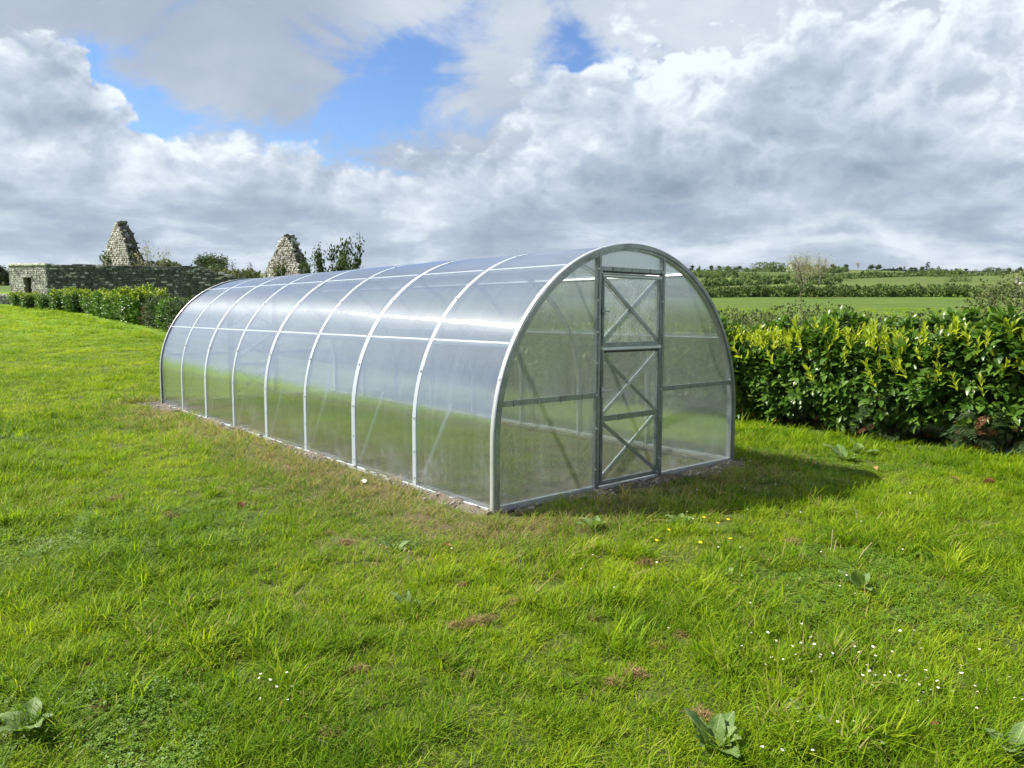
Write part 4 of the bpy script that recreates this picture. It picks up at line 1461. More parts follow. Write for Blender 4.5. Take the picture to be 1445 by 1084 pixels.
def build_bush_row():
    rng = np.random.default_rng(77)
    A = [bush_meshes(100 + k, 1.9, 1.3, 1.35, 330, M['laurel'], M['shoot'], 150) for k in range(2)]     # leafy, sunny
    B = [bush_meshes(120 + k, 1.9, 1.3, 1.35, 330, M['laurel'], M['shoot'], 25) for k in range(2)]      # dark
    Cc = [bush_meshes(140 + k, 1.9, 1.3, 1.30, 420, M['cypress'], None, 0, .10) for k in range(2)]      # conifer
    D = [bush_meshes(160, 1.0, 1.2, 1.1, 160, M['brown_frond'], None, 0, .10)]
    stem = MB(); branch_set(stem, (0, 0, 0), 6, .9, (.5, .8), rng); sme = mesh_np('stem', np.array(stem.v), stem.f, M['bark'], True)
    row = [(22.6, A, 1.0, 'bright laurel bush whose side touches the far end of the greenhouse'),
           (24.4, A, 1.0, 'bright laurel bush second in line from the far end of the greenhouse'),
           (26.3, B, .92, 'dark laurel bush between a bright laurel and the brown bush'),
           (28.1, D, .9, 'withered brown bush in the row beyond the greenhouse'),
           (29.6, Cc, 1.0, 'dark green conifer bush beside the withered brown bush'),
           (31.4, B, .95, 'dark laurel bush with glossy leaves between two conifer bushes'),
           (33.3, Cc, 1.0, 'dark green conifer bush near the middle of the far row'),
           (35.1, D, .8, 'small browned bush against the brightest laurel of the row'),
           (36.6, A, 1.18, 'tallest and brightest yellow-green laurel bush in the far row'),
           (38.8, A, 1.10, 'bright laurel bush behind the tallest one in the far row'),
           (41.0, A, 1.0, 'yellow-green laurel bush in front of the two wooden posts'),
           (43.2, B, 1.0, 'dark laurel bush below the corner of the old stone wall'),
           (45.5, A, .95, 'bright laurel bush under the doorway wall, next but two from the row end'),
           (48.0, B, .85, 'low dark laurel bush near the far end of the row'),
           (50.3, A, .95, 'bright laurel bush in the row, just right of the bushy one at the doorway'),
           (52.6, A, .95, 'bushy laurel in front of the black doorway'),
           (55.2, B, .72, 'low dark laurel bush left of the black doorway'),
           (57.6, A, .72, 'laurel bush at the left corner of the old stone end wall'),
           (60.0, A, .7, 'last small laurel of the row, at the low stone wall')]
    for k, (ly, kind, s, lab) in enumerate(row):
        x, y = from_gh(5.15 + rng.uniform(-.12, .12) - max(0, ly - 48) * .21, ly)
        r = empty('laurel_bush' if kind in (A, B) else ('conifer_bush' if kind is Cc else 'brown_bush'), (x, y, float(gz(x, y)) - .02), (0, 0, GH_YAW + rng.choice([0, math.pi]) + rng.uniform(-.15, .15)))
        r.scale = (s * rng.uniform(.95, 1.1), s * rng.uniform(1.0, 1.12), s)
        tag(r, lab, 'bush', 'bushes planted in line beyond the greenhouse')
        fo, ng = kind[k % len(kind)]
        tag(link('foliage', fo, r), kind='stuff')
        if ng: tag(link('new_growth', ng, r), kind='stuff')
        link('stem', sme, r)


build_bush_row()


# ---- masses of scrub
def scrub(name, x, y, w, d, h, n, mat, label, cat, rz=0.0, leaf=.12, rough=.3, seed=1, twigs=0, kind=None):
    rng = np.random.default_rng(seed)
    root = empty(name, (x, y, float(gz(x, y)) - .05), (0, 0, rz))
    tag(root, label, cat)
    P, D, off = box_shell(n, w, d, 0.0, h, rng, rough, .16, .7, (1, 1, 1, 1), .55)
    P[:, 2] *= 1 + 0.22 * fbm(P[:, 0], P[:, 1], 5.0 / max(w, d), seed)
    fr = frames(D + rng.normal(0, .6, D.shape), D + np.array([0, 0, .5]) + rng.normal(0, .4, D.shape))
    V, F = scatter(CARD_T, CARD_F, P, fr, leaf * rng.uniform(.6, 1.4, n))
    k = n // 5
    Q = np.stack([rng.uniform(-.40, .40, k) * w, rng.uniform(-.42, .42, k) * d, rng.uniform(.0, .85, k) * h], -1)
    V2, F2 = scatter(CARD_T, CARD_F, Q, frames(rng.normal(size=(k, 3)), rng.normal(size=(k, 3))), leaf * 2.2 * rng.uniform(.7, 1.3, k))
    tag(link('foliage', mesh_np('foliage', np.concatenate([V, V2]), np.concatenate([F, F2 + len(V)]), M[mat]), root), kind='stuff')
    m = MB()
    for _ in range(max(5, twigs)):
        px, py = rng.uniform(-.4, .4) * w, rng.uniform(-.4, .4) * d
        pts = [Vector((px, py, 0))]
        dd = Vector((rng.normal(0, .3), rng.normal(0, .3), 1))
        for q in range(4):
            dd = (dd + Vector(rng.normal(0, .25, 3))).normalized()
            pts.append(pts[-1] + dd * h * .29)
        m.tube(pts, [.014, .011, .008, .006, .003], 4)
    m.build('twig', M['twig'], root)
    return root


scrub('bramble_thicket', *from_gh(8.6, 4.2), 2.6, 9.0, 1.50, 20000, 'bramble', 'dark bramble thicket between the laurel hedge and the pasture', 'thicket', GH_YAW, .062, .22, 31)
scrub('bramble_thicket', *from_gh(9.2, -1.4), 2.4, 3.6, 1.25, 5200, 'scrub', 'brownish low thicket showing just over the laurel tops', 'thicket', GH_YAW, .07, .3, 32)
scrub('willow_scrub', 12.3, 14.6, 5.6, 3.2, 2.10, 26000, 'scrub', 'grey-green willow scrub rising behind the laurel at the right edge', 'thicket', 0.2, .058, .30, 33, 40)


# ---- trees
def limb_tree(seed, h, trunk_r, levels, leafm, nleaf, leaf, crown, fork=0.35, stems=1, twig_r=.012, gap=0.0, barkm='bark', droop=0.0, spread=.9):
    """Trunk with limbs, and leaves gathered in clumps round the ends of the limbs."""
    rng = np.random.default_rng(seed)
    m = MB()
    ends = []

    def grow(p, d, l, r, lev):
        pts = [p]; rs = [r]
        n = 3
        for k in range(n):
            d = (d + Vector(rng.normal(0, .14, 3)) + Vector((0, 0, .05 - droop * .1))).normalized()
            pts.append(pts[-1] + d * l / n); rs.append(r * (1 - .38 * (k + 1) / n))
        m.tube(pts, rs, 6 if lev == 0 else (5 if lev == 1 else 3), False)
        if lev >= levels - 1: ends.append((pts[-1], d)); ends.append((pts[2], d))
        if lev < levels:
            for q in range(int(rng.integers(3, 5))):
                t = rng.uniform(.45, 1.0) if q else 1.0
                a = rng.uniform(0, 6.28)
                base = pts[0].lerp(pts[-1], t) if t < 1 else pts[-1]
                s = Vector((math.cos(a), math.sin(a), rng.uniform(-.1, .5)))
                grow(base, (d * .9 + s * spread * (0.45 if q == 0 else 1)).normalized(), l * rng.uniform(.55, .78), r * .56, lev + 1)
    for s in range(stems):
        a = rng.uniform(0, 6.28)
        b = Vector((math.cos(a) * .18 * (stems > 1), math.sin(a) * .18 * (stems > 1), -.1))
        grow(b, Vector((math.cos(a) * .2 * (stems > 1), math.sin(a) * .2 * (stems > 1), 1)), h * fork, trunk_r, 0)
    E = np.array([list(e[0]) for e in ends])
    s = h / E[:, 2].max()
    V = np.array(m.v) * np.array([s, s, s]); E *= s
    tm = mesh_np('trunk', V, m.f, M[barkm], True)
    k = rng.integers(0, len(E), nleaf)
    off = rng.normal(0, 1, (nleaf, 3)) * crown * h * np.array([1, 1, .75])
    P = E[k] + off
    V, F = scatter(CARD_T, CARD_F, P, frames(rng.normal(size=(nleaf, 3)) + np.array([0, 0, -.2]), rng.normal(size=(nleaf, 3)) + np.array([0, 0, 1.2])), leaf * rng.uniform(.6, 1.4, nleaf))
    return tm, mesh_np('crown', V, F, leafm)


def conifer_tree(seed, h, w, n, leaf):
    rng = np.random.default_rng(seed)
    m = MB(); m.tube([(0, 0, -.1), (0.02 * h, 0, h * .5), (0, 0, h)], [h * .025, h * .016, h * .003], 5)
    P, D = [], []
    z = h * .10
    while z < h * .97:
        t = z / h
        for _ in range(int(5 + 3 * (1 - t))):
            a = rng.uniform(0, 6.28)
            l = w * (1 - t) ** .8 * rng.uniform(.55, 1.1) + .03 * h
            e = np.array([math.cos(a) * l, math.sin(a) * l, z - l * .12])
            m.tube([(0, 0, z), tuple(e)], [h * .006, h * .002], 3, False)
            for q in range(max(3, int(n * l / w / 30))):
                u = rng.uniform(.15, 1.05)
                P.append(np.array([0, 0, z]) * (1 - u) + e * u + rng.normal(0, .028 * h, 3)); D.append(e - np.array([0, 0, z]) + rng.normal(0, .4 * l, 3))
        z += h * rng.uniform(.045, .08)
    P, D = np.array(P), np.array(D)
    V, F = scatter(CARD_T, CARD_F, P, frames(D, np.tile([[0, 0, 1.0]], (len(P), 1)) + rng.normal(0, .3, P.shape)), leaf * rng.uniform(.6, 1.4, len(P)))
    return mesh_np('trunk', np.array(m.v), m.f, M['bark'], True), mesh_np('crown', V, F, M['conifer'])


def tree(name, meshes, x, y, label, group=None, s=1.0, rz=0.0, sx=1.0, dz=0.0, cat='tree'):
    r = empty(name, (x, y, float(gz(x, y)) + dz), (0, 0, rz))
    r.scale = (s * sx, s * sx, s)
    tag(r, label, cat, group)
    link('trunk', meshes[0], r); link('crown', meshes[1], r)
    return r


OAK = [limb_tree(300 + k, 8.0, .28, 3, M['tree'], 4200, .40, .085, .30) for k in range(3)]
CON = [conifer_tree(320, 10, 2.2, 150, .50), conifer_tree(321, 11, 2.6, 150, .55)]
BARE = [limb_tree(347, 5.2, .085, 4, M['bud'], 1700, .085, .075, .38, 1, barkm='twig', spread=.62, droop=-1.5), limb_tree(352, 5.0, .07, 4, M['bud'], 1500, .085, .075, .40, 1, barkm='twig', spread=.58, droop=-1.5)]
SAP = limb_tree(350, 3.1, .035, 2, M['tree'], 1500, .15, .045, .55, 3, spread=.3)


def at(X, d):
    """World x for a column of the photograph at a given distance ahead."""
    return (X - 722.5) / 1050 * d / math.cos(CAM_PITCH) * math.cos(CAM_PITCH) * 1.0


# sapling whose tops look over the roof
for X, top, lab in ((464, 363, 'short leafy sapling just over the greenhouse roof'), (475, 354, 'middle leafy sapling over the greenhouse roof'), (488, 343, 'tallest leafy sapling standing over the greenhouse roof')):
    d = 24.0
    x = at(X, d)
    hh = EYE + (389 - top) / 1050 * d - float(gz(x, d))
    tree('sapling', SAP, x, d, lab, 'saplings behind the greenhouse', hh / 3.1, X * .7, .42)

# budding trees at the first hedgerow
for X, d, top, k, lab in ((1126, 81, 359, 0, 'leafless budding tree with its trunk reaching lowest before the hedgerow'),
                          (1135, 88, 354, 1, 'leafless budding tree in the middle of the hedgerow clump'),
                          (1147, 87, 358, 1, 'leafless budding tree to the right side of the hedgerow clump')):
    x = at(X, d)
    hh = EYE + (389 - top) / 1050 * d - float(gz(x, d))
    tree('budding_tree', BARE[k], x, d, lab, 'budding trees in the hedgerow', hh / (5.2 if k == 0 else 5.0), X * 1.3, 1.35)
x = at(1203, 560)
tree('budding_tree', BARE[0], x, 560, 'pale leafless tree alone on the far skyline', None, 1.15, .4, 1.7)
x = at(1368, 600)
tree('budding_tree', BARE[1], x, 600, 'pale leafless tree at the right end of the far skyline', None, .9, 1.4, 1.9)

# skyline trees
def crest(X, d0=480, d1=860):
    """Distance of the skyline of the land along a column of the photograph."""
    ds = np.arange(d0, d1, 8.0)
    e = (gz(at(X, ds), ds) - EYE) / ds
    return float(ds[int(np.argmax(e))])


FAR_OAK = [limb_tree(400 + k, 8.0, .28, 2, M['tree'], 1500, .95, .11, .30) for k in range(3)]
FAR_CON = [conifer_tree(420, 10, 2.6, 90, 1.25), conifer_tree(421, 11, 3.0, 90, 1.3)]
SKY = [(975, 379, 'o'), (983, 376, 'c'), (1000, 378.5, 'o'), (1011, 382, 'o'), (1022, 381.5, 'o'), (1036, 382, 'o'), (1047, 379, 'c'), (1063, 380, 'o'),
       (1077, 379, 'o'), (1087, 377, 'o'), (1098, 380, 'o'), (1107, 376.5, 'c'), (1117, 375.5, 'o'), (1128, 377, 'o'), (1139, 375.5, 'o'), (1149, 377, 'o'), (1158, 377.5, 'c'),
       (1171, 379, 'o'), (1189, 380, 'o'), (1222, 380, 'o'), (1231, 380, 'o'), (1253, 379, 'c'), (1262, 381, 'o'), (1269, 376, 'c'), (1277, 379.5, 'o'), (1284, 380, 'o'),
       (1293, 377.5, 'o'), (1301, 371, 'c'), (1309, 379, 'o'), (1317, 376, 'c'), (1327, 379, 'c'), (1334, 380, 'c'), (1345, 382, 'o'), (1357, 382, 'o'), (1386, 381, 'o'), (1400, 381, 'o'), (1415, 380.5, 'o'), (1429, 380, 'o'), (1441, 381, 'o'), (1455, 380, 'o'), (1472, 381, 'o')]
ORD = 'first second third fourth fifth sixth seventh eighth ninth tenth eleventh twelfth thirteenth fourteenth fifteenth'.split()
for k, (X, top, t) in enumerate(SKY):
    d = crest(X) + 6 * math.sin(k * 2.1)
    x = at(X, d)
    hh = max(3.2, EYE + (389 - top) / 1050 * d - float(gz(x, d)))
    kind = 'small pointed conifer' if t == 'c' else 'small rounded tree'
    if X == 1301: lab = 'tallest dark conifer on the far skyline'
    elif 1112 < X < 1155: lab = 'dark rounded tree in the belt behind the white farmhouse, %s from its left' % ORD[sum(1112 < q[0] < X for q in SKY)]
    elif X < 1112: lab = '%s, %s skyline tree to the left of the white farmhouse' % (kind, ORD[sum(X < q[0] < 1112 for q in SKY)])
    elif X < 1301: lab = '%s, %s skyline tree to the left of the tallest conifer' % (kind, ORD[sum(X < q[0] < 1301 for q in SKY)])
    else: lab = '%s, %s skyline tree to the right of the tallest conifer' % (kind, ORD[sum(1301 < q[0] < X for q in SKY)])
    ms = (FAR_CON[k % 2], (10, 11)[k % 2]) if t == 'c' else (FAR_OAK[k % 3], 8.0)
    tree('conifer' if t == 'c' else 'broadleaf_tree', ms[0], x, d, lab, 'trees along the far skyline', 1.18 * hh / ms[1], k * 1.7, 1.45 if t == 'o' else 1.15)

# trees behind the old wall and at the left edge
for X, top, d, t, lab in ((287, 359, 118, 'c', 'dark conifer highest of those behind the old wall'), (299, 364, 122, 'o', 'rounded tree leaning on the conifer behind the old wall'),
                          (324, 366, 125, 'c', 'dark conifer in the middle behind the old wall'), (333, 371, 122, 'c', 'stubby conifer close behind the rubble end of the wall'),
                          (357, 371, 135, 'c', 'small conifer seen alone just above the roof edge'), (311, 376, 110, 'o', 'low bushy tree over the rubble end of the wall'),
                          (6, 380, 150, 'o', 'big dark tree cut by the left edge of the photo'), (16, 383, 154, 'o', 'dark tree touching the left end of the old wall'), (-9, 381, 152, 'o', 'dark tree mostly out of frame at the left edge')):
    x = at(X, d)
    hh = EYE + (389 - top) / 1050 * d - float(gz(x, d))
    ms = (CON[X % 2], (10, 11)[X % 2]) if t == 'c' else (OAK[X % 3], 8.0)
    tree('conifer' if t == 'c' else 'broadleaf_tree', ms[0], x, d, lab, None, hh / ms[1], X * .37, 1.0 if t == 'c' else 1.2)


# ---- hedgerows across the fields
def hedgerow(pts, h, w, n, label, seed, leaf=.35, mat='hedgerow', name='hedgerow'):
    rng = np.random.default_rng(seed)
    pts = np.array(pts, float)
    seg = np.linalg.norm(np.diff(pts, axis=0), axis=1); cum = np.concatenate([[0], np.cumsum(seg)])
    t = rng.uniform(0, cum[-1], n)
    cx, cy = np.interp(t, cum, pts[:, 0]), np.interp(t, cum, pts[:, 1])
    a = rng.uniform(-.35, math.pi + .35, n)
    hh = h * (1 + .30 * fbm(t, t * .2, 2.2 / h / 2, seed) + .12 * fbm(t, t * .3, 6.0 / h / 2, seed + 1))
    rr = 1 - rng.exponential(.10, n)
    i = np.clip(np.searchsorted(cum, t) - 1, 0, len(seg) - 1)
    dirs = np.diff(pts, axis=0)[i] / seg[i][:, None]
    off = np.cos(a) * w / 2 * rr * (1 + .25 * fbm(t, a, 1.3, seed + 2))
    x, y = cx - dirs[:, 1] * off, cy + dirs[:, 0] * off
    z = gz(x, y) + np.maximum(np.sin(a), -.05) ** 1.0 * hh * np.clip(rr, .2, 1)
    P = np.stack([x, y, z], -1)
    D = np.stack([-dirs[:, 1] * np.cos(a), dirs[:, 0] * np.cos(a), np.sin(a) + .3], -1) + rng.normal(0, .5, (n, 3))
    V, F = scatter(CARD_T, CARD_F, P, frames(D, D + rng.normal(0, .8, D.shape) + np.array([0, 0, .6])), leaf * rng.uniform(.6, 1.4, n))
    k = n // 8
    tt = rng.uniform(0, cum[-1], k); x, y = np.interp(tt, cum, pts[:, 0]) + rng.normal(0, w * .15, k), np.interp(tt, cum, pts[:, 1]) + rng.normal(0, w * .15, k)
    V2, F2 = scatter(CARD_T, CARD_F, np.stack([x, y, gz(x, y) + rng.uniform(0, .7, k) * h], -1), frames(rng.normal(size=(k, 3)), rng.normal(size=(k, 3))), leaf * 3 * rng.uniform(.7, 1.3, k))
    o = link(name, mesh_np(name, np.concatenate([V, V2]), np.concatenate([F, F2 + len(V)]), M[mat]))
    tag(o, label, 'hedge')


hedgerow([(6, 79), (20, 81.5), (27, 84), (40, 85), (47, 86.5), (58, 83), (68, 84), (80, 82)], 1.15, 2.4, 15000, 'bushy dark hedgerow closing the far side of the near pasture', 51, .22)
hedgerow([(12, 104), (30, 106), (52, 110), (90, 108)], 0.5, 4.0, 6000, 'rough scrubby belt just beyond the near hedgerow', 52, .30, 'scrub')
hedgerow([(38, 150), (66, 190), (80, 182)], 1.0, 2.0, 2200, 'hedge between the second and third fields', 53, .5)
hedgerow([(40, 250), (75, 290), (100, 262), (185, 330)], 1.5, 3.0, 3200, 'dark hedge crossing the middle fields aslant', 54, .7)
hedgerow([(180, 300), (220, 420), (300, 400)], 1.8, 3.5, 2200, 'dark hedge climbing the rise at the right', 55, .9)
hedgerow([(90, 470), (190, 455), (230, 520)], 2.0, 4.0, 2200, 'short dark hedge below the white farmhouse', 56, 1.1)
hedgerow([(at(1240, 640), 640), (at(1330, 690), 690), (at(1480, 650), 650)], 1.6, 5.0, 2600, 'low dark belt of scrub along the right skyline', 59, 1.0, 'conifer', 'tree_belt')
hedgerow([(-140, 152), (-98, 150)], 2.6, 5.0, 2500, 'dark tall hedge beyond the field at the left edge', 58, .6, 'tree')


# ---- bushes and small trees standing in the far fields
for k, (X, d, w, h, lab) in enumerate([(1003, 210, 5.5, 2.6, 'rounded bush in the far field nearest the greenhouse arch'), (1021, 330, 9, 3.0, 'dark bush in the far field, second from the greenhouse arch'), (1050, 250, 6, 2.2, 'low bush in the far fields left of the budding trees'),
                                       (1072, 420, 12, 5, 'broad dark bush left of the budding trees, below the skyline'), (1090, 400, 9, 4.5, 'tall dark bush close left of the budding trees'), (1181, 260, 8, 2.0, 'low bush right of the budding trees'), (1226, 330, 9, 2.6, 'dark bush at mid distance below the white cottage'),
                                       (1312, 300, 8, 3.0, 'dark bush at mid distance below the tallest conifer'), (1345, 230, 7, 2.2, 'low bush right of the tallest conifer, in the fields'), (1398, 340, 10, 3.4, 'dark bush in the fields left of the pale post')]):
    scrub('field_bush', at(X, d), d, w, w * .7, h, 900, 'hedgerow', lab, 'bush', k * .7, .10 * h, .35, 200 + k)


# ------------------------------------------------------------------ old stone enclosure and ruined gables
def stone_face(m, origin, ux, uz, un, poly, rng, sw=(.22, .55), sh=(.12, .24), proud=(.02, .10), hole=None):
    """Rows of uneven stones on a wall face. poly(u, v) tells whether a spot is on the face."""
    (u0, u1, v0, v1) = poly['box']; inside = poly['in']
    v = v0
    while v < v1:
        h = rng.uniform(*sh)
        u = u0 - rng.uniform(0, .3)
        while u < u1:
            w = rng.uniform(*sw)
            cu, cv = u + w / 2, v + h / 2
            if inside(cu, cv) and not (hole and hole[0] < cu < hole[1] and hole[2] < cv < hole[3]):
                p = rng.uniform(*proud)
                hw, hh = w / 2 * rng.uniform(.82, .96), h / 2 * rng.uniform(.80, .95)
                c = origin + ux * cu + uz * (cv + rng.uniform(-.02, .02))
                j = lambda: rng.uniform(-.18, .18)
                V = []
                for (a, b) in ((-1, -1), (1, -1), (1, 1), (-1, 1)):
                    V.append(c + ux * hw * (a + j() * .5) + uz * hh * (b + j() * .6) - un * .06)
                for (a, b) in ((-1, -1), (1, -1), (1, 1), (-1, 1)):
                    V.append(c + ux * hw * (a * .86 + j()) + uz * hh * (b * .82 + j()) + un * (p * rng.uniform(.75, 1.1)))
                m.add(V, [(4, 5, 6, 7), (0, 1, 5, 4), (1, 2, 6, 5), (2, 3, 7, 6), (3, 0, 4, 7)])
            u += w
        v += h


def vec(x, y): return Vector((x, y, 0))


def build_wall():
    rng = np.random.default_rng(9)
    root = empty('stone_enclosure', G(-37.1, 60))
    tag(root, 'low dark stone enclosure with a pale end and black doorway', 'ruin')
    o = root.location
    up = Vector((0, 0, 1))
    A, Bp, Cp = vec(0, 0), vec(-4.85, 2.75), vec(17.5, 1.2)
    H = 3.12
    # pale end with the doorway
    ux = (Bp - A).normalized(); un = Vector((ux.y, -ux.x, 0)); un = -un if un.y > 0 else un
    L1 = (Bp - A).length
    door = (2.3, 3.4, -.3, 2.1)
    m = MB()
    back = -un * .55
    for (a, b, z0, z1) in ((0, door[0], -.4, H - .05), (door[1], L1, -.4, H - .05), (door[0], door[1], door[3], H - .05)):
        P = [A + ux * a, A + ux * b, A + ux * b + back, A + ux * a + back]
        V = [p + up * z0 for p in P] + [p + up * z1 for p in P]
        m.add(V, [(0, 1, 2, 3), (7, 6, 5, 4), (0, 4, 5, 1), (1, 5, 6, 2), (2, 6, 7, 3), (3, 7, 4, 0)])
    e = m.build('end_wall', M['core_pale'], root)
    s = MB()
    stone_face(s, A, ux, up, un, {'box': (0.0, L1, -.2, H), 'in': lambda u, v: 0 < u < L1 and v < H - .12}, rng, (.14, .34), (.10, .18), (.01, .05), door)
    tag(s.build('stonework', M['stone_pale'], e), kind='stuff')
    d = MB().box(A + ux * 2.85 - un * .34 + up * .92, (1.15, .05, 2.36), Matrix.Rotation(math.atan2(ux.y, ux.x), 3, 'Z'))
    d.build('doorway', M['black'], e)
    MB().box(A + ux * 2.85 + un * .02 + up * 2.17, (1.5, .22, .15), Matrix.Rotation(math.atan2(ux.y, ux.x), 3, 'Z')).build('door_lintel', M['stone_pale'], e)
    # coping stones of the end
    for k in range(16):
        q = MB().box(A + ux * (.16 + k * .346) - un * .24 + up * (H + .00 + rng.uniform(-.02, .03)), (.33, .66, .15 * rng.uniform(.8, 1.3)), Matrix.Rotation(math.atan2(ux.y, ux.x) + rng.uniform(-.05, .05), 3, 'Z'), .02)
        q.build('coping_stone', M['stone_pale'], e)
    # long dark wall
    ux = (Cp - A).normalized(); un = Vector((ux.y, -ux.x, 0)); un = -un if un.y > 0 else un
    L2 = (Cp - A).length
    top = lambda u: H - .05 - .012 * u + .05 * math.sin(u * 1.3) * (u > 4) - max(0, u - 11.6) * .28 - (0.10 * math.sin(u * 4.1) if u > 12 else 0)
    m = MB()
    us = np.linspace(0, L2, 40)
    V = []
    for u in us:
        b = A + ux * u; t = top(u) - .12
        V += [b + up * -.4, b + up * t, b - un * .7 + up * t, b - un * .7 + up * -.4]
    F = []
    for i in range(39):
        for k in range(4): F.append((i * 4 + k, i * 4 + (k + 1) % 4, i * 4 + 4 + (k + 1) % 4, i * 4 + 4 + k))
    F += [(3, 2, 1, 0), (156, 157, 158, 159)]
    m.add(V, F)
    w = m.build('long_wall', M['core_dark'], root)
    s = MB()
    stone_face(s, A, ux, up, un, {'box': (0.02, L2, .1, H), 'in': lambda u, v: 0 < u < L2 and v < top(u) - .05}, rng, (.24, .62), (.10, .22), (.02, .09))
    tag(s.build('stonework', M['stone_dark'], w), kind='stuff')
    s = MB()
    u = .1
    while u < L2:
        l = rng.uniform(.25, .6)
        s.box(A + ux * (u + l / 2) - un * .33 + up * (top(u) - .04 + rng.uniform(-.03, .05)), (l * .94, .74, rng.uniform(.12, .24)), Matrix.Rotation(math.atan2(ux.y, ux.x) + rng.uniform(-.06, .06), 3, 'Z'), .025)
        u += l
    tag(s.build('coping', M['stone_dark'], w), kind='stuff')


build_wall()


def build_gable(x, y, base_z, H, face, thick, left, right, label, seed, z0=0.0):
    """A standing fragment of gable: a stone-faced lit side, a mossy broken edge.
    left / right: half-outlines, lists of (height, offset)."""
    rng = np.random.default_rng(seed)
    root = empty('ruined_gable', G(x, y, base_z))
    tag(root, label, 'ruin')
    un = Vector((math.sin(face), -math.cos(face), 0)); ux = Vector((math.cos(face), math.sin(face), 0)); up = Vector((0, 0, 1))
    hs = np.linspace(z0, H, 26)
    lf = np.interp(hs, [a for a, _ in left], [b for _, b in left]); rt = np.interp(hs, [a for a, _ in right], [b for _, b in right])
    lf = lf + rng.uniform(-.14, .14, 26); rt = rt + rng.uniform(-.16, .16, 26)
    th = np.interp(hs, [z0, H], [thick, thick * .40]) + rng.uniform(-.10, .10, 26)
    V = []
    for h, a, b, t in zip(hs, lf, rt, th):
        V += [ux * a + up * h, ux * b + up * h, ux * (b + .10 * rng.normal()) - un * t + up * h, ux * (a + .25) - un * t + up * h]
    F = []
    for i in range(25):
        for k in range(4): F.append((i * 4 + k, i * 4 + (k + 1) % 4, i * 4 + 4 + (k + 1) % 4, i * 4 + 4 + k))
    F += [(3, 2, 1, 0), (100, 101, 102, 103)]
    m = MB(); m.add(V, F)
    c = m.build('core', M['moss'], root)
    L = lambda v: float(np.interp(v, hs, lf)); Rr = lambda v: float(np.interp(v, hs, rt)); T = lambda v: float(np.interp(v, hs, th))
    s = MB()
    stone_face(s, Vector((0, 0, 0)), ux, up, un, {'box': (lf.min(), rt.max(), z0, H), 'in': lambda u, v: v < H and L(v) - .05 < u < Rr(v) + .05}, rng, (.16, .42), (.10, .22), (.02, .11))
    tag(s.build('stonework', M['stone_pale'], c), kind='stuff')
    s = MB()
    for k in range(170):                                     # rough edge towards the right
        v = rng.uniform(z0, H)
        p = ux * (Rr(v) + rng.uniform(-.06, .10)) - un * rng.uniform(0.05, T(v)) + up * v
        s.box(p, rng.uniform(.12, .40, 3) * np.array([1, 1, .6]), Euler(rng.normal(0, .15, 3)).to_matrix() @ Matrix.Rotation(face, 3, 'Z'), .03)
    tag(s.build('broken_edge', M['stone_dark'], c), kind='stuff')
    s = MB()
    for k in range(4):
        s.box(ux * rng.uniform(L(H) - .05, Rr(H) + .05) - un * rng.uniform(.0, T(H)) + up * (H + rng.uniform(-.1, .10)), rng.uniform(.2, .45, 3) * np.array([1, 1, .6]), Euler(rng.normal(0, .2, 3)).to_matrix(), .03)
    tag(s.build('cap_stones', M['stone_dark'], c), kind='stuff')
    return root


# d = 72 m: 1 px of the photograph is 6.9 cm
build_gable(at(176, 72), 72, 0.0, 7.25, -.70, 1.95, [(0, -5.0), (3.0, -4.2), (4.4, -3.0), (5.8, -1.8), (7.25, -.25)], [(0, 2.6), (3.0, 2.3), (4.4, 1.8), (5.8, 1.15), (7.25, .18)],
            'tall pointed gable ruin at left with pale sunlit stones', 61, -.3)
build_gable(at(409, 70), 70, 0.0, 5.9, -.70, 1.6, [(0, -5.0), (2.6, -3.7), (3.6, -2.8), (5.0, -1.5), (5.9, -.3)], [(0, 3.0), (2.6, 2.0), (3.6, 1.5), (5.0, .75), (5.9, .2)],
            'shorter broken gable ruin seen over the greenhouse roof', 62, -.3)

# greenery about the ruin
scrub('ivy_mound', at(243, 68), 68, 5.4, 2.0, 3.05, 3800, 'bramble', 'dark ivy mound leaning on the tall gable behind the wall', 'bush', 0.1, .26, .45, 71)
scrub('ivy_tuft', at(158, 70.5), 70.5, .9, .8, 4.1, 500, 'bramble', 'small ivy tuft on the left foot of the tall gable', 'bush', 0, .22, .4, 72)
scrub('ivy_tuft', at(399, 68.5), 68.5, 1.2, .8, 3.35, 600, 'bramble', 'small ivy tuft at the foot of the shorter gable', 'bush', 0, .22, .4, 73)
scrub('rubble_bush', at(318, 66), 66, 6.5, 2.4, 2.55, 3600, 'scrub', 'scrubby growth over the tumbled end of the stone wall', 'bush', 0, .25, .4, 74)
ASH = limb_tree(360, 4.2, .05, 3, M['bud'], 260, .16, .06, .45, 1, barkm='twig', spread=.7)
for X, d, top, sx, lab in ((212, 67, 343, .62, 'thin leafless sapling close to the right side of the tall gable'), (232, 67.5, 352, .55, 'short twiggy sapling standing out of the ivy mound')):
    x = at(X, d)
    hh = EYE + (389 - top) / 1050 * d - float(gz(x, d))
    tree('bare_sapling', ASH, x, d, lab, None, hh / 4.2, X * .2, sx, cat='sapling')


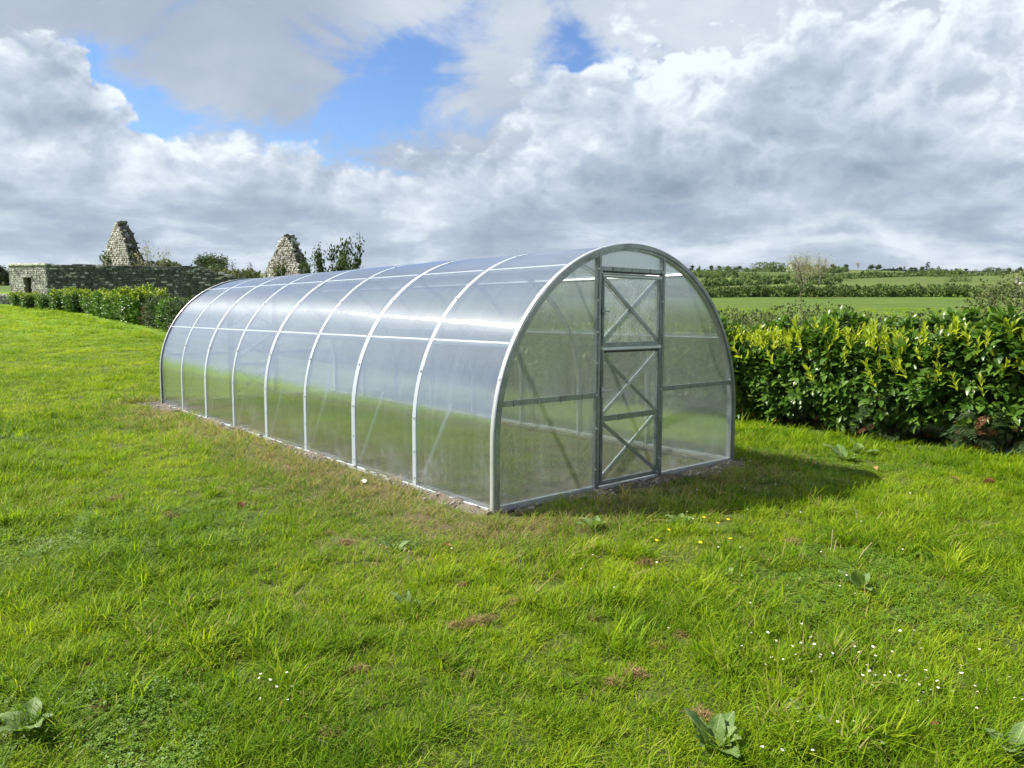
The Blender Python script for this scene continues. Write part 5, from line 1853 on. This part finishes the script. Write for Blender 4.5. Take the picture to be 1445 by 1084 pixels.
def build_low_wall():
    rng = np.random.default_rng(19)
    x0, x1, y = at(-16, 58.8), at(40, 58.8), 58.8
    m = MB()
    o = G((x0 + x1) / 2, y)
    L = x1 - x0
    m.box((0, 0, .15), (L, .5, .9))
    c = link('low_stone_wall', mesh_np('low_stone_wall', np.array(m.v), m.f, M['core_pale']))
    c.location = o; c.rotation_euler = (0, 0, -.10)
    tag(c, 'low pale rubble wall beside the gravel track at the left edge', 'wall')
    s = MB()
    stone_face(s, Vector((0, -.25, 0)), Vector((1, 0, 0)), Vector((0, 0, 1)), Vector((0, -1, 0)), {'box': (-L / 2, L / 2, -.2, .7), 'in': lambda u, v: abs(u) < L / 2 and v < .62 + .08 * math.sin(u * 2)}, rng, (.18, .45), (.12, .24), (.03, .12))
    for k in range(16):
        s.box((-L / 2 + L * (k + .5) / 16, rng.uniform(-.08, .08), .66 + rng.uniform(-.05, .06)), (L / 16 * rng.uniform(.7, 1.0), .45, rng.uniform(.15, .28)), Matrix.Rotation(rng.uniform(-.2, .2), 3, 'Z'), .04)
    tag(s.build('stonework', M['stone_pale'], c), kind='stuff')


build_low_wall()


def build_track():
    xs = np.linspace(-90, -41.0, 40)
    V, F = [], []
    for k, x in enumerate(xs):
        y = 66 + .9 * math.sin(x * .06)
        for j in range(5):
            yy = y + j * .9
            V.append((x, yy, float(gz(x, yy)) + .03))
    for k in range(39):
        for j in range(4):
            F.append((k * 5 + j, (k + 1) * 5 + j, (k + 1) * 5 + j + 1, k * 5 + j + 1))
    tag(link('gravel_track', mesh_np('gravel_track', V, F, M['track'], True)), kind='structure')


build_track()


def post(x, y, h, r, label, lean=0.0, group=None):
    m = MB().tube([(0, 0, -.25), (lean * h * .5, 0, h * .5), (lean * h, 0, h)], [r, r * .95, r * .88], 8)
    m.cyl((lean * h, 0, h), (lean * h, 0, h + r * .5), r * .5, 8)
    o = m.build('fence_post', M['post']); o.location = G(x, y)
    tag(o, label, 'post', group)


post(at(82.5, 56), 56, 1.35, .055, 'taller grey post in front of the wall corner')
post(at(100, 54), 54, 1.05, .055, 'shorter grey post to the right of the wall corner')
post(at(1428.5, 78), 78, 2.3, .15, 'pale leaning post in the pasture at the right edge', -.05)


def build_house(x, y, s, rz, label, name='white_house'):
    root = empty(name, G(x, y), (0, 0, rz)); root.scale = (s, s, s)
    tag(root, label, 'house')
    m = MB()
    m.add([(-5, -3, -1), (5, -3, -1), (5, 3, -1), (-5, 3, -1), (-5, -3, 3), (5, -3, 3), (5, 3, 3), (-5, 3, 3), (-5, 0, 5.6), (5, 0, 5.6)],
          [(0, 1, 5, 4), (2, 3, 7, 6), (3, 0, 4, 8, 7), (1, 2, 6, 9, 5)])
    m.build('wall', M['white'], root)
    r = MB()
    for sgn in (-1, 1):
        r.add([(-5.2, sgn * 3.3, 2.78), (5.2, sgn * 3.3, 2.78), (5.2, 0, 5.72), (-5.2, 0, 5.72), (-5.2, sgn * 3.3, 2.94), (5.2, sgn * 3.3, 2.94), (5.2, 0, 5.90), (-5.2, 0, 5.90)],
              [(0, 1, 2, 3), (7, 6, 5, 4), (0, 4, 5, 1), (2, 6, 7, 3), (1, 5, 6, 2), (3, 7, 4, 0)])
    ro = r.build('roof', M['slate'], root)
    for cx in (-4.4, 4.4):
        MB().box((cx, 0, 6.2), (.7, .9, 1.3)).box((cx, 0, 6.9), (.85, 1.05, .12)).build('chimney', M['white'], ro)
    for wx in (-3, 0, 3):
        f = MB().box((wx, -3.02, 1.5), (1.1, .1, 1.3)).build('window', M['white'], root)
        MB().box((wx, -3.08, 1.5), (.9, .06, 1.1)).build('pane', M['pane'], f)
    f = MB().box((-5.02, .6, 1.6), (.1, 1.1, 1.3)).build('window', M['white'], root)
    MB().box((-5.08, .6, 1.6), (.06, .9, 1.1)).build('pane', M['pane'], f)


build_house(at(1111, crest(1111) - 25), crest(1111) - 25, .95, .95, 'white gabled farmhouse among dark trees on the far hill')
build_house(at(1253, crest(1253) - 60), crest(1253) - 60, .36, .3, 'tiny white cottage at a field edge below the skyline trees')


def build_sheep(x, y, rz, label, s=1.0):
    root = empty('sheep', G(x, y), (0, 0, rz)); root.scale = (s, s, s)
    tag(root, label, 'sheep', 'sheep in the field beyond the pale post')
    bm = bmesh.new()
    V = []
    m = MB()
    n = 9
    for k in range(n):
        pass
    m.tube([(-.55, 0, .62), (-.5, 0, .66), (-.3, 0, .70), (0, 0, .68), (.28, 0, .72), (.45, 0, .76), (.58, 0, .84), (.70, 0, .90), (.80, 0, .84), (.88, 0, .78)], [.06, .2, .27, .29, .26, .20, .13, .10, .09, .05], 10)
    for lx in (-.36, .32):
        for ly in (-.12, .12):
            m.tube([(lx, ly, .55), (lx + .02, ly, .30), (lx, ly, .0)], [.085, .05, .035], 6)
    for ly in (-.09, .09):
        m.tube([(.70, ly, .93), (.68, ly * 2.0, .92)], [.03, .012], 5)
    m.tube([(-.54, 0, .68), (-.62, 0, .5)], [.04, .02], 5)
    bm.free()
    m.build('body', M['wool'], root, True)


build_sheep(at(1434, 150), 150, .3, 'white sheep standing next to the pale post', 1.0)
build_sheep(at(1441, 152), 152, 2.7, 'white sheep farther from the pale post', 1.0)


def build_mountains():
    xs = np.linspace(-800, 5600, 120)
    V, F = [], []
    for k, x in enumerate(xs):
        h = 66 + 16 * math.sin(x / 500 + 1.0) + 13 * math.sin(x / 217) + 7 * math.sin(x / 94 + 2)
        h *= max(.18, math.exp(-((x - 2750) / 1000) ** 2))
        for dy, f in ((-500, -.6), (-170, .55), (0, 1.0), (280, .6), (600, -.6)):
            V.append((x, 7200 + dy, h * f - 25))
    for k in range(119):
        for j in range(4): F.append((k * 5 + j, (k + 1) * 5 + j, (k + 1) * 5 + j + 1, k * 5 + j + 1))
    tag(link('mountains', mesh_np('mountains', V, F, M['mountain'], True)), kind='structure')


build_mountains()


# ------------------------------------------------------------------ small growth in the lawn
def dock_leaf_mesh(seed, L=.20, W=.075):
    rng = np.random.default_rng(seed)
    V, F = [], []
    n = 8
    for k in range(n + 1):
        t = k / n
        w = W * (math.sin(math.pi * min(1, t * .9 + .06)) ** .8) * (1.05 - .35 * t)
        z = .10 * L * math.sin(t * 2.2) - .16 * L * t * t
        ru = .012 * math.sin(t * 17 + rng.uniform(0, 6)); rv = .012 * math.sin(t * 15 + rng.uniform(0, 6))
        V += [(-w, L * t, z + ru + .18 * w), (-w * .5, L * t, z + .07 * w), (0, L * t, z - .10 * w), (w * .5, L * t, z + .07 * w), (w, L * t, z + rv + .18 * w)]
    for k in range(n):
        for j in range(4): F.append((k * 5 + j, k * 5 + j + 1, k * 5 + 6 + j, k * 5 + 5 + j))
    return mesh_np('leaf', np.array(V), np.array(F), M['dock'], True)


DOCK = [dock_leaf_mesh(1), dock_leaf_mesh(2, .24, .07), dock_leaf_mesh(3, .16, .07)]


def dock_plant(x, y, n, size, label, seed, flat=.5):
    rng = np.random.default_rng(seed)
    root = empty('dock_plant', G(x, y, .0), (0, 0, rng.uniform(0, 6.28)))
    tag(root, label, 'weed')
    for k in range(n):
        o = link('leaf', DOCK[k % 3], root)
        a = k * 2.4 + rng.uniform(-.4, .4)
        el = rng.uniform(.15, 1.1) * flat + .25
        o.rotation_euler = (el, 0, a)
        o.location = (-math.sin(a) * .02, math.cos(a) * .02, .015)
        s = size * rng.uniform(.75, 1.15)
        o.scale = (s, s, s)
    MB().tube([(0, 0, -.02), (0, 0, .03)], [.012, .006], 6).build('stem', M['dock'], root)


dock_plant(0.70, 2.45, 10, .52, 'largest broad-leaved dock plant at the bottom edge of the lawn', 1, .75)
dock_plant(1.05, 2.62, 3, .55, 'dock with one long leaf lying right of the largest dock', 2, .25)
dock_plant(-1.74, 2.55, 5, .55, 'pale broad-leaved dock in the bottom left corner', 3, .4)
dock_plant(0.58, 5.08, 6, .6, 'grey-green dock before the left door panel at the shadow edge', 4, .6)
dock_plant(1.91, 3.96, 5, .55, 'leafy dock in the lawn right of the dry stalk', 5, .9)
dock_plant(3.42, 7.55, 5, .95, 'big-leaved dock in the grass under the laurel hedge', 6, .5)
dock_plant(-0.54, 3.67, 5, .42, 'small dock in the lawn left of centre', 7, .7)
dock_plant(1.72, 2.43, 5, .5, 'dock cut by the bottom edge near the right corner', 8, .9)
dock_plant(-0.73, 4.60, 3, .38, 'tiny dock left of the orange dead leaf', 9, .5)
dock_plant(1.20, 5.21, 6, .5, 'silvery rosette among the yellow flowers', 10, .6)
dock_plant(1.22, 4.13, 3, .38, 'tiny dock in the lawn below the yellow flowers', 11, .5)
dock_plant(3.75, 7.9, 4, .85, 'broad-leaved weed in the shade of the hedge foot', 12, .5)


def flower_mesh(name, petals, r, stem, head, core, rng):
    V, F, mi = [], [], []
    for k in range(petals):
        a = 2 * math.pi * k / petals
        w = math.pi / petals * .9
        b = len(V)
        V += [(0, 0, stem), (r * .7 * math.cos(a - w), r * .7 * math.sin(a - w), stem + .1 * r), (r * math.cos(a), r * math.sin(a), stem + .12 * r), (r * .7 * math.cos(a + w), r * .7 * math.sin(a + w), stem + .1 * r)]
        F.append((b, b + 1, b + 2, b + 3)); mi.append(0)
    b = len(V)
    for k in range(6):
        a = 2 * math.pi * k / 6
        V.append((r * .34 * math.cos(a), r * .34 * math.sin(a), stem + .10 * r))
    V.append((0, 0, stem + .34 * r))
    for k in range(6): F.append((b + k, b + (k + 1) % 6, b + 6)); mi.append(1)
    b = len(V)
    V += [(-.0012, 0, 0), (.0012, 0, 0), (.0012, 0, stem), (-.0012, 0, stem), (0, -.0012, 0), (0, .0012, 0), (0, .0012, stem), (0, -.0012, stem)]
    F += [(b, b + 1, b + 2, b + 3), (b + 4, b + 5, b + 6, b + 7)]; mi += [2, 2]
    return mesh_np(name, V, F, None, False, mi, [M[head], M[core], M['dock']])


def build_flowers():
    rng = np.random.default_rng(5)
    dm = [flower_mesh('daisy', 12, .0058, h, 'petal', 'yellow', rng) for h in (.050, .062, .075)]
    for cx, cy, sx, sy, n, lab, grp in ((1.22, 3.12, .16, .10, 26, 'small white daisy in the left half of the big daisy patch', 'daisies in the big patch, left half'),
                                   (1.55, 2.93, .24, .16, 44, 'small white daisy in the right half of the big daisy patch', 'daisies in the big patch, right half'),
                                   (1.86, 2.66, .16, .10, 14, 'small white daisy near the right bottom corner of the lawn', 'daisies near the corner'),
                                   (1.16, 2.52, .16, .08, 9, 'small white daisy right of the largest dock plant', 'daisies by the largest dock'),
                                   (0.95, 4.05, .40, .28, 16, 'small white daisy scattered below the yellow flowers', 'daisies below the yellow flowers'),
                                   (-.92, 2.78, .10, .06, 9, 'small white daisy in the little patch left of centre', 'daisies left of centre'),
                                   (2.2, 4.3, .9, .9, 26, 'small white daisy scattered over the right side of the lawn', 'daisies over the right lawn'),
                                   (2.5, 6.0, .9, .6, 18, 'small white daisy in the sunny strip near the hedge', 'daisies near the hedge')):
        for k in range(n):
            x, y = cx + rng.normal(0, sx), cy + rng.normal(0, sy)
            if rect_dist(*to_gh(np.array([x]), np.array([y])))[0] < .3: continue
            o = link('daisy', dm[k % 3]); o.location = G(x, y)
            o.rotation_euler = (rng.normal(-.1, .25), rng.normal(0, .25), rng.uniform(0, 6.28))
            s = rng.uniform(.8, 1.25); o.scale = (s, s, s)
            tag(o, lab, 'flower', grp)
    ym = [flower_mesh('buttercup', 6, .014, h, 'yellow', 'yellow', rng) for h in (.07, .085)]
    labs = ['yellow flower left of the top pair above the lawn daisies', 'yellow flower lowest of the upper three', 'yellow flower highest by the greenhouse shadow', 'yellow flower left of the silvery rosette', 'yellow flower lowest and leftmost of the scattered eight',
            'yellow flower below the silvery rosette', 'yellow flower right of the silvery rosette, over the white daisies', 'yellow flower close to the corner foot of the greenhouse', 'yellow flower between the greenhouse corner and the hedge']
    for k, (x, y) in enumerate([(1.36, 5.19), (1.4, 5.0), (1.52, 5.14), (1.02, 4.85), (.92, 4.65), (1.19, 4.58), (1.42, 4.68), (2.90, 9.02), (3.12, 9.2)]):
        o = link('buttercup', ym[k % 2]); o.location = G(x, y); o.rotation_euler = (rng.normal(-.2, .15), rng.normal(0, .15), rng.uniform(0, 6))
        s = 1.0 if k < 7 else 1.5
        o.scale = (s, s, s)
        tag(o, labs[k], 'flower', 'yellow flowers in the lawn')


build_flowers()


def thatch_mesh(seed, n=210, r=.048):
    rng = np.random.default_rng(seed)
    a = rng.uniform(0, 6.28, n); q = r * np.sqrt(rng.random(n)) * (1 + .4 * np.sin(a * 3 + seed))
    P = np.stack([q * np.cos(a), q * np.sin(a) * .7, .010 + .030 * rng.random(n) * (1 - q / r * .6)], -1)
    d = rng.normal(size=(n, 3)) * np.array([1, 1, .35])
    T = [(-.5, 0, 0), (.5, 0, 0), (.3, 1, 0), (-.3, 1, .0)]
    s = np.stack([rng.uniform(.0014, .0034, n), rng.uniform(.02, .05, n), np.ones(n)], -1)
    V, F = scatter(T, [(0, 1, 2), (0, 2, 3)], P, frames(d, rng.normal(0, .5, (n, 3)) + np.array([0, 0, 1.0])), s)
    return mesh_np('dead_grass_clump', V, F, M['thatch'])


def build_thatch():
    rng = np.random.default_rng(8)
    tm = [thatch_mesh(k) for k in range(5)]
    L = [(-3.16, 5.82, 'far out on the left lawn'), (-2.52, 5.35, 'on the left lawn, second from the left edge'), (-2.08, 5.7, 'below the middle of the greenhouse side'), (-1.24, 4.93, 'dark and matted, left of the centre lawn'), (-1.08, 4.74, 'just below the dark matted one left of centre'),
         (-2.02, 4.16, 'small, on the left lawn'), (-.27, 3.98, 'small, below the dead orange leaf'), (-.12, 3.52, 'topmost of the cluster at mid lawn'), (-.18, 3.47, 'in the middle of the mid-lawn cluster'), (-.27, 3.43, 'leftmost of the mid-lawn cluster'),
         (-.17, 2.97, 'lower right of a pair near the lawn centre'), (-.28, 3.10, 'upper left of a pair near the lawn centre'), (-1.57, 2.69, 'in the bottom left quarter, lowest'), (-1.78, 3.04, 'far left near the bottom corner'), (-1.62, 3.16, 'pale, over the bottom left corner'), (-1.73, 3.06, 'right beside the far left one'),
         (-.64, 2.51, 'at the bottom edge left of centre'), (.42, 2.89, 'left of a rusty pair in the lower middle'), (.52, 2.96, 'right of a rusty pair in the lower middle'), (.40, 3.53, 'wide and rusty, in the middle of the lawn'), (.80, 4.35, 'rusty, below the yellow flowers'), (.29, 4.18, 'rusty, below the shadow edge'), (.04, 3.73, 'small, left of the wide rusty one'),
         (.80, 3.34, 'right of the wide rusty one'), (.66, 3.23, 'below right of the wide rusty one'), (1.86, 4.78, 'rusty, right of the yellow flowers'), (2.59, 4.99, 'palest, on the right lawn beside a dry stalk'), (1.15, 3.46, 'faint, above the daisy patch'), (.71, 2.64, 'touching the largest dock plant'), (-.64, 3.01, 'small, above the little daisy patch')]
    for k, (x, y, w) in enumerate(L):
        o = link('dead_grass_clump', tm[k % 5]); o.location = G(x, y, .004); o.rotation_euler = (-TILT, 0, rng.uniform(-.6, .6))
        s = rng.uniform(.55, 1.05) * (1 + .05 * y); o.scale = (s, s, s)
        tag(o, 'brown dead grass clump ' + w, 'dead grass', 'dead grass clumps in the lawn')


build_thatch()


def build_litter():
    rng = np.random.default_rng(14)
    dl = mesh_np('dead_leaf', LAUREL_T, np.array(LAUREL_F), M['dead_leaf'])
    for x, y, s, w in ((-.44, 4.58, .075, 'orange dead leaf on the grass below the greenhouse corner'), (-2.1, 5.66, .09, 'brown curled leaf on the grass beside the greenhouse side'), (3.50, 7.05, .07, 'tan dead leaf between the shadow and the hedge'),
                       (4.25, 6.42, .10, 'pale orange leaf at the right edge below the hedge'), (3.0, 7.25, .09, 'brown leaf in the grass by the big-leaved dock'), (3.95, 6.6, .09, 'small tan leaf left of the pale orange one'), (1.53, 2.56, .07, 'brown leaf near the bottom right dock')):
        o = link('dead_leaf', dl); o.location = G(x, y, .055); o.rotation_euler = (rng.normal(0, .3), rng.normal(0, .4), rng.uniform(0, 6)); o.scale = (s * 1.5, s, s * 1.6)
        tag(o, w, 'leaf')
    for x, y, s, w in ((-1.30, 6.44, .055, 'white scrap of film on the trodden grass by the greenhouse'), (-6.6, 11.5, .10, 'white scrap lying far out on the left lawn')):
        V = [(-.6, -.35, 0), (.1, -.45, .12), (.7, -.2, .02), (.5, .3, .16), (-.1, .4, .03), (-.7, .2, .10), (0, 0, .10)]
        o = link('scrap', mesh_np('scrap', V, [(6, 0, 1), (6, 1, 2), (6, 2, 3), (6, 3, 4), (6, 4, 5), (6, 5, 0)], M['paper']))
        o.location = G(x, y, .035); o.scale = (s, s, s); o.rotation_euler = (.3, .1, rng.uniform(0, 6))
        tag(o, w, 'litter')
    # dry flower stalks
    for k, (x, y, h, w) in enumerate([(-.86, 4.24, .10, 'leftmost'), (-.80, 4.29, .13, 'second from the left'), (-.75, 4.35, .15, 'tallest'), (-.70, 4.27, .12, 'middle'), (-.64, 4.20, .12, 'right leaning'), (-.60, 4.29, .10, 'shortest'), (-.53, 4.20, .11, 'rightmost')]):
        m = MB(); l = rng.uniform(-.5, .5)
        m.tube([(0, 0, 0), (l * h * .3, 0, h * .6), (l * h, .01, h)], [.0028, .0024, .002], 5)
        m.tube([(l * h, .01, h), (l * h + .004, .01, h + .012), (l * h + .006, .012, h + .02)], [.005, .008, .003], 6)
        o = m.build('dry_stalk', M['straw']); o.location = G(x, y)
        tag(o, w + ' dry flower stalk in the bunch left of centre', 'stalk', 'dry stalks left of centre')
    for x, y, h, l, w in ((2.0, 4.54, .17, .05, 'upright dry stalk, tallest on the right lawn'), (1.96, 4.42, .14, .15, 'dry stalk just left of the tallest one'), (2.12, 4.43, .12, .7, 'dry stalk leaning right of the tallest one'), (2.54, 5.11, .13, .5, 'dry stalk beside the palest dead grass clump'), (2.50, 5.25, .14, -.25, 'dry stalk farthest out on the right lawn')):
        m = MB(); m.tube([(0, 0, 0), (l * h * .4, 0, h * .6), (l * h, .01, h)], [.0034, .003, .0024], 5)
        m.tube([(l * h * .4, 0, h * .6), (l * h * .4 + .02, .01, h * .75)], [.002, .001], 4)
        o = m.build('dry_stalk', M['straw']); o.location = G(x, y)
        tag(o, w, 'stalk')


build_litter()


# ------------------------------------------------------------------ moist air that pales the far land
def build_haze():
    m = bpy.data.materials.new('haze'); m.use_nodes = True
    n = NT(m.node_tree)
    out = n.new('ShaderNodeOutputMaterial')
    v = n.new('ShaderNodeVolumePrincipled')
    v.inputs['Color'].default_value = (.80, .87, 1.0, 1)
    v.inputs['Density'].default_value = 0.00003
    v.inputs['Anisotropy'].default_value = 0.2
    n.t.links.new(v.outputs[0], out.inputs['Volume'])
    m.cycles.homogeneous_volume = True
    o = MB().box((0, 3850, 60), (12600, 8500, 240)).build('haze', m)
    tag(o, kind='stuff')


build_haze()
